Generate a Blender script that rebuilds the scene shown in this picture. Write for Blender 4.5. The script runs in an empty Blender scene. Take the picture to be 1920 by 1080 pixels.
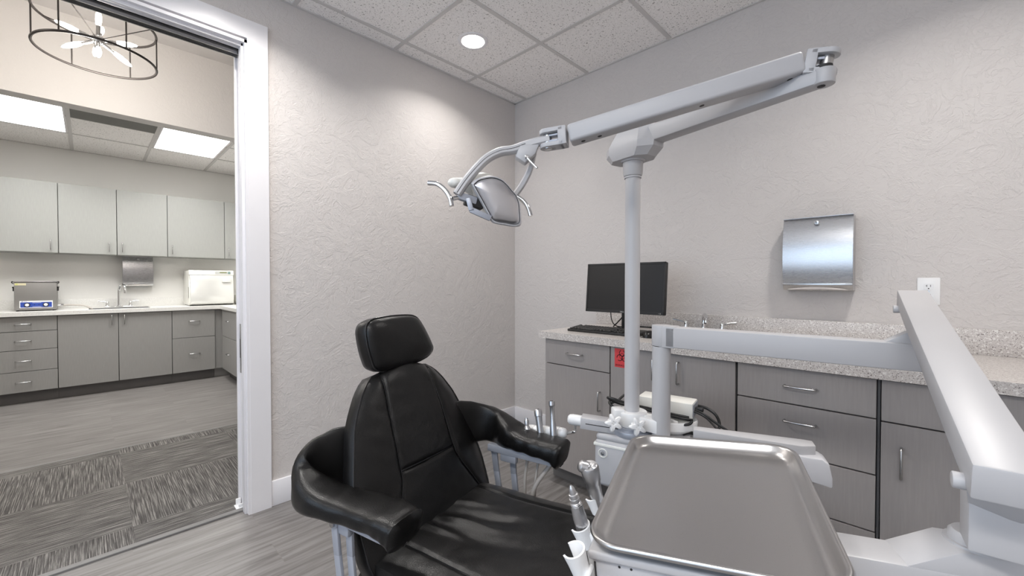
import bpy, bmesh, math, random
from mathutils import Vector, Matrix, noise
random.seed(4)
scene = bpy.context.scene
COL = scene.collection
V = Vector

# ------------------------------------------------------------------ camera
FPX, YAW, PITCH = 774.0, math.radians(134.3), math.atan(11.5 / 774)
CAM = V((2.466, -2.563, 1.204))
FW = V((math.cos(YAW) * math.cos(PITCH), math.sin(YAW) * math.cos(PITCH), -math.sin(PITCH)))
RT = V((math.sin(YAW), -math.cos(YAW), 0))
UP = RT.cross(FW)
cd = bpy.data.cameras.new('camera'); cam = bpy.data.objects.new('camera', cd); COL.objects.link(cam)
cam.matrix_world = Matrix.Translation(CAM) @ Matrix((RT, UP, -FW)).transposed().to_4x4()
cd.sensor_width = 36; cd.lens = FPX / 1920 * 36; cd.clip_start = 0.02
scene.camera = cam

# ------------------------------------------------------------------ world, exposure
scene.view_settings.view_transform = 'Standard'; scene.view_settings.look = 'None'
scene.view_settings.gamma = 1; scene.view_settings.use_curve_mapping = False
scene.view_settings.exposure = 0.33
w = bpy.data.worlds.new('world'); scene.world = w; w.use_nodes = True
bg = w.node_tree.nodes['Background']; bg.inputs[0].default_value = (0.66, 0.81, 1.0, 1); bg.inputs[1].default_value = 2.3
scene.cycles.max_bounces = 10; scene.cycles.diffuse_bounces = 6; scene.cycles.sample_clamp_indirect = 4
scene.cycles.use_denoising = True; scene.cycles.caustics_reflective = False

def area(name, loc, sx, sy, power, color, direction, portal=False, spread=180):
    l = bpy.data.lights.new(name, 'AREA'); l.shape = 'RECTANGLE'; l.size = sx; l.size_y = sy; l.energy = power; l.color = color
    l.cycles.is_portal = portal; l.spread = math.radians(spread)
    o = bpy.data.objects.new(name, l); COL.objects.link(o); o.location = loc
    o.rotation_euler = V(direction).to_track_quat('-Z', 'Y').to_euler(); return o
# daylight enters by the wide window in the near wall, behind the camera
area('window_portal', (1.775, -4.64, 1.525), 3.05, 1.85, 1, (1, 1, 1), (0, 1, 0), portal=True)
CAN_POWER, PANEL_E, BULB_E = 8.0, 4.0, 14.0

# ------------------------------------------------------------------ tools
def ray(u, v): return FW + RT * ((u - 960) / FPX) - UP * ((v - 540) / FPX)
def P(u, v, d): return CAM + ray(u, v) * d
def onp(u, v, p0, nn): r = ray(u, v); return CAM + r * ((V(p0) - CAM).dot(nn) / r.dot(nn))
def onz(u, v, z): return onp(u, v, (0, 0, z), V((0, 0, 1)))

def catmull(pts, n=6):
    pts = [V(p) for p in pts]
    if len(pts) < 3: return pts
    out = []
    for i in range(len(pts) - 1):
        p0 = pts[max(i - 1, 0)]; p1 = pts[i]; p2 = pts[i + 1]; p3 = pts[min(i + 2, len(pts) - 1)]
        for k in range(n):
            t = k / n
            out.append(0.5 * ((2 * p1) + (p2 - p0) * t + (2 * p0 - 5 * p1 + 4 * p2 - p3) * t * t + (-p0 + 3 * p1 - 3 * p2 + p3) * t ** 3))
    out.append(pts[-1]); return out

class MB:
    def __init__(s, M=None): s.bm = bmesh.new(); s.M = M or Matrix.Identity(4)
    def _add(s, verts, faces, M=None, bev=0, seg=2, flat=False):
        t = bmesh.new(); M = s.M @ M if M is not None else s.M
        vs = [t.verts.new(V(v)) for v in verts]
        for f in faces:
            try: t.faces.new([vs[i] for i in f])
            except ValueError: pass
        bmesh.ops.remove_doubles(t, verts=t.verts, dist=1e-6)
        bmesh.ops.recalc_face_normals(t, faces=t.faces)
        if bev > 0:
            es = [e for e in t.edges if len(e.link_faces) == 2 and e.calc_face_angle(0) > 0.6]
            bmesh.ops.bevel(t, geom=es, offset=bev, segments=seg, profile=0.5, affect='EDGES', clamp_overlap=True)
        for v in t.verts: v.co = M @ v.co
        me = bpy.data.meshes.new('t'); t.to_mesh(me); t.free(); s.bm.from_mesh(me); bpy.data.meshes.remove(me); return s
    def box(s, x0, x1, y0, y1, z0, z1, bev=0, seg=2, M=None):
        vs = [(x, y, z) for z in (z0, z1) for y in (y0, y1) for x in (x0, x1)]
        return s._add(vs, [(0, 1, 3, 2), (4, 6, 7, 5), (0, 4, 5, 1), (2, 3, 7, 6), (0, 2, 6, 4), (1, 5, 7, 3)], M, bev, seg)
    def beam(s, p0, p1, w, h, bev=0, up=(0, 0, 1), seg=2, w1=None, h1=None):
        p0, p1 = V(p0), V(p1); d = (p1 - p0).normalized(); sd = d.cross(V(up)).normalized(); u = sd.cross(d)
        vs = []
        for p, ww, hh in ((p0, w, h), (p1, w1 or w, h1 or h)):
            vs += [p + sd * a * ww / 2 + u * b * hh / 2 for a, b in ((-1, -1), (1, -1), (1, 1), (-1, 1))]
        return s._add(vs, [(0, 1, 2, 3), (7, 6, 5, 4), (0, 4, 5, 1), (1, 5, 6, 2), (2, 6, 7, 3), (3, 7, 4, 0)], None, bev, seg)
    def lathe(s, p0, d, prof, seg=32, bev=0):
        p0 = V(p0); d = V(d).normalized(); a = d.orthogonal().normalized(); b = d.cross(a); vs = []; fs = []
        for t, r in prof: vs += [p0 + d * t + (a * math.cos(k / seg * 2 * math.pi) + b * math.sin(k / seg * 2 * math.pi)) * max(r, 1e-5) for k in range(seg)]
        for i in range(len(prof) - 1):
            for k in range(seg): fs.append((i * seg + k, i * seg + (k + 1) % seg, (i + 1) * seg + (k + 1) % seg, (i + 1) * seg + k))
        if prof[0][1] > 1e-4: fs.append(tuple(range(seg)))
        if prof[-1][1] > 1e-4: fs.append(tuple((len(prof) - 1) * seg + k for k in range(seg)))
        return s._add(vs, fs, None, bev)
    def cyl(s, p0, p1, r, r1=None, seg=28, bev=0):
        p0, p1 = V(p0), V(p1); L = (p1 - p0).length; r1 = r if r1 is None else r1
        if bev: return s.lathe(p0, p1 - p0, [(0, r - bev), (bev * .3, r - bev * .3), (bev, r), (L - bev, r1), (L - bev * .3, r1 - bev * .3), (L, r1 - bev)], seg)
        return s.lathe(p0, p1 - p0, [(0, r), (L, r1)], seg)
    def tube(s, pts, r, seg=10, n=6, closed=False, r1=None):
        pts = catmull(pts, n) if n > 1 and not closed else [V(p) for p in pts]
        N = len(pts); vs = []; fs = []; prev = None
        for i, p in enumerate(pts):
            if closed: d = (pts[(i + 1) % N] - pts[i - 1]).normalized()
            else: d = (pts[min(i + 1, N - 1)] - pts[max(i - 1, 0)]).normalized()
            if prev is None: a = d.orthogonal().normalized()
            else: a = (prev - d * prev.dot(d)).normalized()
            prev = a; b = d.cross(a); rr = r if r1 is None else r + (r1 - r) * i / (N - 1)
            vs += [p + (a * math.cos(k / seg * 2 * math.pi) + b * math.sin(k / seg * 2 * math.pi)) * rr for k in range(seg)]
        for i in range(N if closed else N - 1):
            j = (i + 1) % N
            for k in range(seg): fs.append((i * seg + k, i * seg + (k + 1) % seg, j * seg + (k + 1) % seg, j * seg + k))
        if not closed: fs += [tuple(range(seg)), tuple((N - 1) * seg + k for k in range(seg))]
        return s._add(vs, fs)
    def rings(s, rs, cap=(True, True), bev=0):
        n = len(rs[0]); vs = [v for r in rs for v in r]; fs = []
        for i in range(len(rs) - 1):
            for k in range(n): fs.append((i * n + k, i * n + (k + 1) % n, (i + 1) * n + (k + 1) % n, (i + 1) * n + k))
        if cap[0]: fs.append(tuple(range(n)))
        if cap[1]: fs.append(tuple((len(rs) - 1) * n + k for k in range(n)))
        return s._add(vs, fs, None, bev)
    def prism(s, poly, off, bev=0, seg=2):
        off = V(off); return s.rings_b([[V(p) for p in poly], [V(p) + off for p in poly]], bev, seg)
    def rings_b(s, rs, bev, seg):
        n = len(rs[0]); vs = [v for r in rs for v in r]
        fs = [(k, (k + 1) % n, n + (k + 1) % n, n + k) for k in range(n)] + [tuple(range(n)), tuple(range(n, 2 * n))]
        return s._add(vs, fs, None, bev, seg)
    def sphere(s, c, r, seg=20, sc=(1, 1, 1)):
        c = V(c); rs = []
        for i in range(seg // 2 + 1):
            t = math.pi * i / (seg // 2); rs.append([c + V((math.sin(t) * math.cos(k / seg * 2 * math.pi) * r * sc[0], math.sin(t) * math.sin(k / seg * 2 * math.pi) * r * sc[1], -math.cos(t) * r * sc[2])) for k in range(seg)])
        return s.rings(rs, (False, False))
    def grid(s, fn, nu, nv):
        vs = [fn(i / nu, j / nv) for j in range(nv + 1) for i in range(nu + 1)]; W = nu + 1
        return s._add(vs, [(j * W + i, j * W + i + 1, (j + 1) * W + i + 1, (j + 1) * W + i) for j in range(nv) for i in range(nu)])
    def build(s, name, m, parent=None, sharp=38, mods=()):
        me = bpy.data.meshes.new(name)
        for f in s.bm.faces: f.smooth = True
        for e in s.bm.edges:
            if len(e.link_faces) == 2 and e.calc_face_angle(0) > math.radians(sharp): e.smooth = False
        s.bm.to_mesh(me); s.bm.free(); me.materials.append(m)
        o = bpy.data.objects.new(name, me); COL.objects.link(o)
        if parent: o.parent = parent; o.matrix_parent_inverse = parent_world(parent).inverted()
        return o

def parent_world(p):
    if p.parent is None: return Matrix.Translation(p.location)
    return parent_world(p.parent) @ p.matrix_parent_inverse @ Matrix.Translation(p.location)
def tag(o, label, cat, group=None):
    o['label'] = label; o['category'] = cat
    if group: o['group'] = group
    return o
def thing(name, loc, label, cat, group=None):
    o = bpy.data.objects.new(name, None); COL.objects.link(o); o.location = loc; o.empty_display_size = .05
    return tag(o, label, cat, group)
def struct(o): o['kind'] = 'structure'; return o
def kids(o): return [c for c in bpy.data.objects if c.parent == o]
def dup(root, loc, rz=0, label=None):
    def cp(o, par):
        c = o.copy(); COL.objects.link(c); c.parent = par
        if par: c.matrix_parent_inverse = o.matrix_parent_inverse.copy()
        for k in kids(o): cp(k, c)
        return c
    r = cp(root, None); r.location = loc; r.rotation_euler = (0, 0, rz)
    if label: r['label'] = label
    return r
def text_mesh(txt, size, M, name, m, parent, ext=0.0003):
    cu = bpy.data.curves.new('txt', 'FONT'); cu.body = txt; cu.size = size; cu.align_x = 'CENTER'; cu.align_y = 'CENTER'; cu.extrude = ext; cu.resolution_u = 3
    t = bpy.data.objects.new('txt', cu); COL.objects.link(t); dg = bpy.context.evaluated_depsgraph_get(); dg.update()
    me = bpy.data.meshes.new_from_object(t.evaluated_get(dg)); bpy.data.objects.remove(t); bpy.data.curves.remove(cu)
    me.transform(M); me.materials.clear(); me.materials.append(m); me.name = name
    o = bpy.data.objects.new(name, me); COL.objects.link(o)
    if parent: o.parent = parent; o.matrix_parent_inverse = parent_world(parent).inverted()
    return o
def frame(o, x, y, z=None):
    x, y = V(x).normalized(), V(y).normalized(); z = V(z).normalized() if z else x.cross(y).normalized()
    return Matrix.Translation(V(o)) @ Matrix((x, y, z)).transposed().to_4x4()

# ------------------------------------------------------------------ materials
def srgb(r, g, b): return tuple((c / 255 / 12.92 if c / 255 <= .04045 else ((c / 255 + .055) / 1.055) ** 2.4) for c in (r, g, b)) + (1,)
class NT:
    def __init__(s, name):
        s.m = bpy.data.materials.new(name); s.m.use_nodes = True; s.t = s.m.node_tree; s.b = s.t.nodes['Principled BSDF']
    def n(s, typ, **k):
        x = s.t.nodes.new(typ)
        for a, v in k.items():
            if a.startswith('i_'): x.inputs[a[2:].replace('_', ' ')].default_value = v
            else: setattr(x, a, v)
        return x
    def l(s, a, b): s.t.links.new(a, b)
    def coords(s, scale=(1, 1, 1), rot=(0, 0, 0)):
        tc = s.n('ShaderNodeTexCoord'); mp = s.n('ShaderNodeMapping'); mp.inputs['Scale'].default_value = scale; mp.inputs['Rotation'].default_value = rot
        s.l(tc.outputs['Object'], mp.inputs[0]); return mp.outputs[0]
    def noise(s, vec, scale, detail=2, dist=0, rough=.5):
        x = s.n('ShaderNodeTexNoise'); x.inputs['Scale'].default_value = scale; x.inputs['Detail'].default_value = detail
        x.inputs['Distortion'].default_value = dist; x.inputs['Roughness'].default_value = rough; s.l(vec, x.inputs['Vector']); return x.outputs['Fac']
    def ramp(s, fac, stops, interp='LINEAR'):
        x = s.n('ShaderNodeValToRGB'); cr = x.color_ramp; cr.interpolation = interp
        while len(cr.elements) < len(stops): cr.elements.new(.5)
        for e, (p, c) in zip(cr.elements, stops): e.position = p; e.color = c if len(c) == 4 else tuple(c) + (1,)
        s.l(fac, x.inputs[0]); return x.outputs[0]
    def mix(s, fac, a, b, mode='MIX'):
        x = s.n('ShaderNodeMix', data_type='RGBA', blend_type=mode)
        for sock, val in ((x.inputs[0], fac), (x.inputs[6], a), (x.inputs[7], b)):
            if hasattr(val, 'is_linked'): s.l(val, sock)
            else: sock.default_value = val
        return x.outputs[2]
    def math(s, op, a, b=0):
        x = s.n('ShaderNodeMath', operation=op)
        for i, val in enumerate((a, b)):
            if hasattr(val, 'is_linked'): s.l(val, x.inputs[i])
            else: x.inputs[i].default_value = val
        return x.outputs[0]
    def bump(s, h, strength=.3, dist=.002):
        x = s.n('ShaderNodeBump'); x.inputs['Strength'].default_value = strength; x.inputs['Distance'].default_value = dist
        s.l(h, x.inputs['Height']); s.l(x.outputs[0], s.b.inputs['Normal'])
    def set(s, col=None, rough=None, metal=None, **k):
        if col is not None:
            if hasattr(col, 'is_linked'): s.l(col, s.b.inputs['Base Color'])
            else: s.b.inputs['Base Color'].default_value = col
        if rough is not None:
            if hasattr(rough, 'is_linked'): s.l(rough, s.b.inputs['Roughness'])
            else: s.b.inputs['Roughness'].default_value = rough
        if metal is not None: s.b.inputs['Metallic'].default_value = metal
        for a, v in k.items(): s.b.inputs[a.replace('_', ' ')].default_value = v
        return s.m

def simple(name, rgb, rough=.5, metal=0, bump=None, var=.03, **k):
    t = NT(name); c = t.coords(); c0 = srgb(*rgb)
    f = t.noise(c, 9, 3); col = t.ramp(f, [(.3, [x * (1 - var) for x in c0[:3]]), (.7, [min(1, x * (1 + var)) for x in c0[:3]])])
    if bump: t.bump(t.noise(c, bump[0], 3), bump[1], bump[2])
    return t.set(col, rough, metal, **k)

def wall_mat(name, rgb, s=1.0):
    t = NT(name); c = t.coords()
    a = t.noise(c, 7, 5, 1.6, .55); r1 = t.ramp(a, [(.46, (0, 0, 0)), (.50, (.8, .8, .8)), (.53, (.55, .55, .55)), (.60, (1, 1, 1)), (.615, (.45, .45, .45))])
    b = t.noise(c, 16, 4, 2.4, .6); r2 = t.ramp(b, [(.5, (0, 0, 0)), (.54, (1, 1, 1)), (.6, (.7, .7, .7))])
    h = t.math('ADD', t.math('MULTIPLY', r1, .6), t.math('MULTIPLY', r2, .4)); h = t.math('ADD', h, t.math('MULTIPLY', t.noise(c, 60, 3), .25))
    t.bump(h, .44 * s, .006)
    return t.set(srgb(*rgb), .62)
M = {}
M['wall'] = wall_mat('textured_wall_paint', (208, 203, 200))
M['wall_lab'] = wall_mat('smooth_wall_paint', (230, 229, 226), .25)
M['wall_hall'] = wall_mat('hall_wall_paint', (224, 221, 218), .35)
M['white_paint'] = simple('white_trim_paint', (232, 230, 232), .35, var=.01)
M['tee'] = simple('ceiling_grid_paint', (205, 202, 200), .5, var=.01)
t = NT('ceiling_tile'); c = t.coords()
vo = t.noise(c, 95, 2, .8); dots = t.ramp(vo, [(.345, (0, 0, 0)), (.37, (1, 1, 1))]); fine = t.noise(c, 260, 2); d2 = t.ramp(fine, [(.33, (0, 0, 0)), (.37, (1, 1, 1))])
dd = t.math('MULTIPLY', dots, d2); t.bump(dd, .5, .002)
M['tile'] = t.set(t.mix(dd, srgb(170, 166, 163), srgb(248, 245, 243)), .85)
M['smooth_ceiling'] = simple('ceiling_paint', (214, 211, 209), .7, bump=(30, .1, .002))

def quartz(name, base, dark, light):
    t = NT(name); c = t.coords(); a = t.noise(c, 260, 2, .3); b = t.noise(c, 150, 2, .5)
    col = t.mix(t.ramp(a, [(.36, (1, 1, 1)), (.42, (0, 0, 0))]), srgb(*base), srgb(*dark)); col = t.mix(t.ramp(b, [(.58, (0, 0, 0)), (.64, (1, 1, 1))]), col, srgb(*light))
    return t.set(col, .28)
M['quartz'] = quartz('speckled_worktop', (200, 194, 190), (120, 112, 108), (226, 223, 219))
M['quartz_lab'] = quartz('pale_worktop', (224, 223, 220), (196, 195, 192), (236, 235, 233))
def laminate(name, rgb, vert=True):
    t = NT(name); c = t.coords(scale=(30, 30, 2)); f = t.noise(c, 6, 4); c0 = srgb(*rgb)[:3]
    return t.set(t.ramp(f, [(.3, [x * .96 for x in c0]), (.7, [x * 1.04 for x in c0])]), .42)
M['lam'] = laminate('grey_laminate', (155, 150, 148))
M['lam_lab'] = laminate('mid_grey_laminate', (150, 149, 147))
M['lam_up'] = laminate('pale_grey_laminate', (158, 159, 156))
M['carcass'] = simple('carcass_board', (72, 72, 74), .6)
M['toe'] = simple('toe_kick_board', (104, 102, 101), .5)
def metal(name, rgb, rough, brushed=None, aniso=0):
    t = NT(name)
    if brushed:
        c = t.coords(scale=brushed); f = t.noise(c, 40, 3)
        t.bump(f, .015, .0003); r = t.ramp(f, [(.2, (rough - .04,) * 3), (.8, (rough + .05,) * 3)]); return t.set(srgb(*rgb), r, 1.0)
    return t.set(srgb(*rgb), rough, 1.0)
M['steel'] = metal('brushed_steel', (196, 196, 198), .27, (1, 40, 40))
M['tray_steel'] = metal('satin_steel', (190, 188, 187), .30, (60, 4, 60))
M['chrome'] = metal('chrome', (225, 225, 226), .08)
M['nickel'] = metal('satin_nickel', (190, 190, 190), .25)
M['handpiece_metal'] = metal('handpiece_metal', (200, 200, 202), .36)
M['dark_metal'] = simple('dark_bronze_metal', (62, 58, 56), .4, metal=.6)
M['powder'] = simple('grey_white_powder_coat', (186, 185, 187), .40, var=.01, bump=(220, .03, .0004))
M['link_grey'] = simple('grey_painted_metal', (168, 172, 182), .38, metal=.3)
M['white_plastic'] = simple('white_plastic', (236, 236, 236), .3, var=.01)
M['ivory'] = simple('off_white_enamel', (235, 234, 228), .28, var=.01)
M['black_plastic'] = simple('black_plastic', (30, 29, 29), .45)
M['screen'] = simple('dark_glass_screen', (20, 19, 20), .34, var=.0)
M['rubber'] = simple('black_rubber_cable', (18, 18, 19), .45)
M['hose'] = simple('grey_hose', (176, 170, 164), .45)
M['slot'] = simple('dark_slot', (40, 38, 38), .6)
M['paper'] = simple('white_paper', (232, 224, 218), .8)
M['red'] = simple('red_vinyl', (214, 70, 74), .45); M['black_ink'] = simple('black_ink', (28, 12, 14), .5)
M['blue'] = simple('blue_panel_print', (44, 72, 158), .4); M['beige'] = simple('beige_sticker', (205, 196, 165), .6); M['green'] = simple('green_print', (120, 180, 120), .5)
M['lcd'] = simple('olive_display', (110, 118, 70), .3); M['grey_print'] = simple('grey_print', (185, 186, 184), .5)
M['silver_shield'] = metal('silvered_shield', (216, 216, 220), .30)
M['clear_grey'] = simple('frosted_plastic', (206, 206, 210), .35)
# leather
t = NT('black_leather'); c = t.coords(); vv = t.n('ShaderNodeTexVoronoi'); vv.inputs['Scale'].default_value = 420; t.l(c, vv.inputs['Vector'])
h = t.math('ADD', t.math('MULTIPLY', vv.outputs['Distance'], .35), t.math('MULTIPLY', t.noise(c, 14, 4, .8), .9)); t.bump(h, .22, .004)
M['leather'] = t.set((.006, .0057, .0057, 1), t.ramp(t.noise(c, 5, 3), [(.3, (.27,) * 3), (.7, (.37,) * 3)]), 0, Specular_IOR_Level=.36)
M['piping'] = simple('leather_piping', (24, 24, 26), .30)
def emit(name, rgb, e):
    t = NT(name); return t.set((.8, .8, .8, 1), .5, 0, Emission_Color=(*rgb, 1), Emission_Strength=e)
M['panel_light'] = emit('lit_panel', (1, .99, .96), PANEL_E)
M['can_light'] = emit('lit_lens', (1, .95, .9), 14)
M['bulb'] = emit('lit_bulb', (1, .94, .86), BULB_E)
# vinyl planks run along Y
t = NT('grey_vinyl_planks'); c = t.coords(rot=(0, 0, math.pi / 2))
br = t.n('ShaderNodeTexBrick'); t.l(c, br.inputs['Vector']); br.inputs['Scale'].default_value = 1; br.inputs['Brick Width'].default_value = 1.22; br.inputs['Row Height'].default_value = .18
br.inputs['Mortar Size'].default_value = .0012; br.inputs['Color1'].default_value = (0, 0, 0, 1); br.inputs['Color2'].default_value = (1, 1, 1, 1); br.inputs['Mortar'].default_value = (.3, .3, .3, 1); br.offset = .37
vadd = t.n('ShaderNodeVectorMath', operation='ADD'); sc = t.n('ShaderNodeVectorMath', operation='SCALE'); t.l(br.outputs['Color'], sc.inputs[0]); sc.inputs['Scale'].default_value = 7.0
c2 = t.coords(scale=(15, 1.0, 1)); t.l(c2, vadd.inputs[0]); t.l(sc.outputs[0], vadd.inputs[1])
g = t.noise(vadd.outputs[0], 2.6, 7, .8, .62); g2 = t.noise(t.coords(scale=(60, 2.5, 1)), 3, 4, .5)
col = t.ramp(g, [(.26, srgb(90, 87, 85)), (.42, srgb(114, 110, 108)), (.58, srgb(131, 128, 126)), (.78, srgb(150, 147, 144))])
col = t.mix(.5, col, t.ramp(g2, [(.3, (.8,) * 3), (.62, (1.0,) * 3)]), 'MULTIPLY')
col = t.mix(t.ramp(br.outputs['Fac'], [(0, (0,) * 3), (1, (.5,) * 3)]), col, srgb(120, 115, 112))
t.bump(g2, .08, .001); M['floor'] = t.set(col, .40)
# carpet tiles, quarter turned
t = NT('striped_carpet_tiles'); tc = t.n('ShaderNodeTexCoord'); sep = t.n('ShaderNodeSeparateXYZ'); t.l(tc.outputs['Object'], sep.inputs[0])
X, Y = sep.outputs[0], sep.outputs[1]
cx_ = t.math('FLOOR', t.math('DIVIDE', t.math('ADD', X, 6.36), .61)); cy_ = t.math('FLOOR', t.math('DIVIDE', t.math('ADD', Y, 6.085), .61))
par = t.math('GREATER_THAN', t.math('FRACT', t.math('MULTIPLY', t.math('ADD', cx_, cy_), .5)), .25)
def stripes(scl):
    n1 = t.noise(t.coords(scale=scl), 1, 3, .2, .6); return t.ramp(n1, [(.38, srgb(64, 62, 60)), (.50, srgb(94, 91, 89)), (.62, srgb(146, 143, 139))])
st = t.mix(par, stripes((240, 5, 1)), stripes((5, 240, 1)))
fz = t.noise(t.coords(), 240, 2); st = t.mix(.5, st, t.ramp(fz, [(.3, (.62,) * 3), (.7, (1.1,) * 3)]), 'MULTIPLY')
t.bump(fz, .5, .004); M['carpet'] = t.set(st, .95)

# ------------------------------------------------------------------ room shell
CZ = 2.722; NEAR = -4.6; RIGHT = 3.45
DOOR_Y0, DOOR_Y1, HEAD = -3.32, -1.985, 2.435     # opening in the left wall
f = MB(); f.box(-4.6, RIGHT + .15, NEAR - .15, .15, -.1, 0); struct(f.build('floor', M['floor']))
b = MB(); b.box(-.13, RIGHT + .15, 0, .15, 0, 2.9); struct(b.build('wall_back', M['wall']))
b = MB()
b.box(-.13, 0, DOOR_Y1, 0, 0, 2.9); b.box(-.13, 0, DOOR_Y0, DOOR_Y1, HEAD, 2.9); b.box(-.13, 0, NEAR, DOOR_Y0, 0, 2.9)
struct(b.build('wall_left', M['wall']))
b = MB(); b.box(RIGHT, RIGHT + .15, NEAR, 0, 0, 2.9); struct(b.build('wall_right', M['wall']))
b = MB()
WX0, WX1, WZ0, WZ1 = .25, 3.3, .6, 2.45
b.box(-.13, WX0, NEAR - .15, NEAR, 0, 2.9); b.box(WX1, RIGHT + .15, NEAR - .15, NEAR, 0, 2.9)
b.box(WX0, WX1, NEAR - .15, NEAR, 0, WZ0); b.box(WX0, WX1, NEAR - .15, NEAR, WZ1, 2.9)
struct(b.build('wall_near', M['wall']))
b = MB()
for x0, x1, z0, z1 in ((WX0, WX0 + .05, WZ0, WZ1), (WX1 - .05, WX1, WZ0, WZ1), (WX0, WX1, WZ0, WZ0 + .05), (WX0, WX1, WZ1 - .05, WZ1), (1.88, 1.92, WZ0, WZ1)):
    b.box(x0, x1, NEAR - .1, NEAR - .04, z0, z1)
struct(b.build('window_1', M['white_paint']))
# suspended ceiling: tiles above painted tees, hole for the recessed lamp is covered by its trim
b = MB(); b.box(-.13, RIGHT + .15, NEAR, .15, CZ + .004, CZ + .03); struct(b.build('ceiling', M['tile']))
b = MB()
xs = [.135 + .61 * k for k in range(6)]; ys = [-.54 - .61 * k for k in range(7)]
for x in xs: b.box(x - .012, x + .012, NEAR, 0, CZ - .001, CZ + .006)
for y in ys: b.box(0, RIGHT, y - .012, y + .012, CZ - .0005, CZ + .006)
b.box(0, .016, NEAR, 0, CZ - .002, CZ + .006); b.box(0, RIGHT, -.016, 0, CZ - .002, CZ + .006)
struct(b.build('trim_1', M['tee']))
# baseboards
def baseboard(name, pts):
    b = MB()
    for (x0, x1, y0, y1) in pts: b.box(x0, x1, y0, y1, 0, .135, .003)
    return struct(b.build(name, M['white_paint']))
baseboard('baseboard_left', [(0, .016, -1.893, -.001)]); baseboard('baseboard_back', [(.001, .86, -.016, -.0)])
# door casing and jamb
b = MB()
b.box(0, .02, -1.988, -1.893, 0, HEAD + .105); b.box(0, .02, DOOR_Y0 - .095, -1.988, HEAD + .01, HEAD + .105); b.box(0, .02, DOOR_Y0 - .095, DOOR_Y0, 0, HEAD + .01, .003)
struct(b.build('trim_2', M['white_paint']))
b = MB()
b.box(-.145, .018, -2.0, -1.985, 0, HEAD); b.box(-.145, .018, DOOR_Y0, DOOR_Y0 + .015, 0, HEAD)
b.box(-.145, .018, DOOR_Y0, -1.985, HEAD - .015, HEAD)
for x in (-.145, -.045, -.02):                                   # stepped stops either side of the pocket slot
    b.box(x, x + .018, -2.012, -1.995, 0, HEAD, .002); b.box(x, x + .018, DOOR_Y0, -2.0, HEAD - .03, HEAD - .012, .002)
struct(b.build('door_1', M['white_paint']))
dt = thing('sliding_door_track', (-.085, -2.6, HEAD - .03), 'grey aluminium sliding door track under the white door head', 'door track')
b = MB(); b.box(-.11, -.06, DOOR_Y0 + .02, -2.003, HEAD - .026, HEAD - .016); b.box(-.11, -.104, DOOR_Y0 + .02, -2.003, HEAD - .05, HEAD - .02); b.box(-.066, -.06, DOOR_Y0 + .02, -2.003, HEAD - .05, HEAD - .02)
b.build('track_channel', M['nickel'], dt)
sp = thing('strike_plate', (-.1, -2.0, .87), 'narrow metal strike plate let into the white door jamb', 'strike plate')
b = MB(); b.box(-.112, -.088, -2.0045, -2.0, .72, .98, .0008); b.build('plate', M['nickel'], sp)
b = MB(); b.box(-.104, -.096, -2.0052, -2.004, .80, .90); b.build('slot', M['slot'], sp)
fg = thing('door_floor_guide', (-.1, -2.02, .0), 'small white plastic sliding door guide at foot of the jamb', 'door guide')
b = MB(); b.box(-.125, -.07, -2.035, -2.004, .0, .012, .002); b.box(-.122, -.114, -2.028, -2.004, .01, .045, .003); b.box(-.083, -.075, -2.024, -2.004, .01, .03, .003); b.build('guide_body', M['white_plastic'], fg)

# hall and sterilisation room beyond the opening
HALL_X = -1.62; LW = -4.42; HC = 3.0
b = MB(); b.box(HALL_X - .12, HALL_X, -6.2, 1.2, 2.405, 3.1); struct(b.build('wall_header', M['wall_hall']))
b = MB(); b.box(HALL_X, -.13, -6.2, 1.2, HC, HC + .05); struct(b.build('ceiling_hall', M['smooth_ceiling']))
b = MB(); b.box(HALL_X - .12, -.13, 1.2, 1.3, 0, 3.1); struct(b.build('wall_hall_far', M['wall_hall']))
b = MB(); b.box(HALL_X - .12, -.13, -6.3, -6.2, 0, 3.1); struct(b.build('wall_hall_near', M['wall_hall']))
b = MB(); b.box(-.13, 0, -6.2, NEAR, 0, 3.1); b.box(-.13, 0, 0.15, 1.2, 0, 3.1); b.box(-.13, 0, NEAR, .15, 2.9, 3.1); struct(b.build('wall_hall_right', M['wall_hall']))
b = MB(); b.box(LW - .12, LW, -6.2, .1, 0, 2.9); struct(b.build('wall_lab_back', M['wall_lab']))
b = MB(); b.box(LW, HALL_X - .12, -.78, -.68, 0, 2.9); struct(b.build('wall_lab_right', M['wall_lab']))
b = MB(); b.box(LW, HALL_X - .12, -6.2, -6.1, 0, 2.9); struct(b.build('wall_lab_near', M['wall_lab']))
b = MB(); b.box(HALL_X - .12, HALL_X, -.78, 1.2, 0, 2.405); struct(b.build('wall_hall_left', M['wall_hall']))
b = MB(); b.box(-4.6, -.13, -6.3, NEAR - .15, -.1, 0); b.box(-4.6, -.13, .15, 1.3, -.1, 0); struct(b.build('floor_hall', M['floor']))
LC = 2.70
b = MB(); b.box(LW, HALL_X - .12, -6.1, -.78, LC + .004, LC + .03); struct(b.build('ceiling_lab', M['tile']))
b = MB()
for y in (-5.12, -4.51, -3.90, -3.29, -2.68, -2.07, -1.46, -.85): b.box(LW, HALL_X - .12, y - .014, y + .014, LC - .002, LC + .006)
for x in (-3.65, -3.04, -2.43, -1.82): b.box(x - .010, x + .010, -6.1, -.78, LC - .001, LC + .006)
b.box(LW, LW + .014, -6.1, -.78, LC - .002, LC + .006)
struct(b.build('trim_3', M['tee']))
M['edge'] = simple('grey_edge_vinyl', (128, 127, 126), .55)
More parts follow.
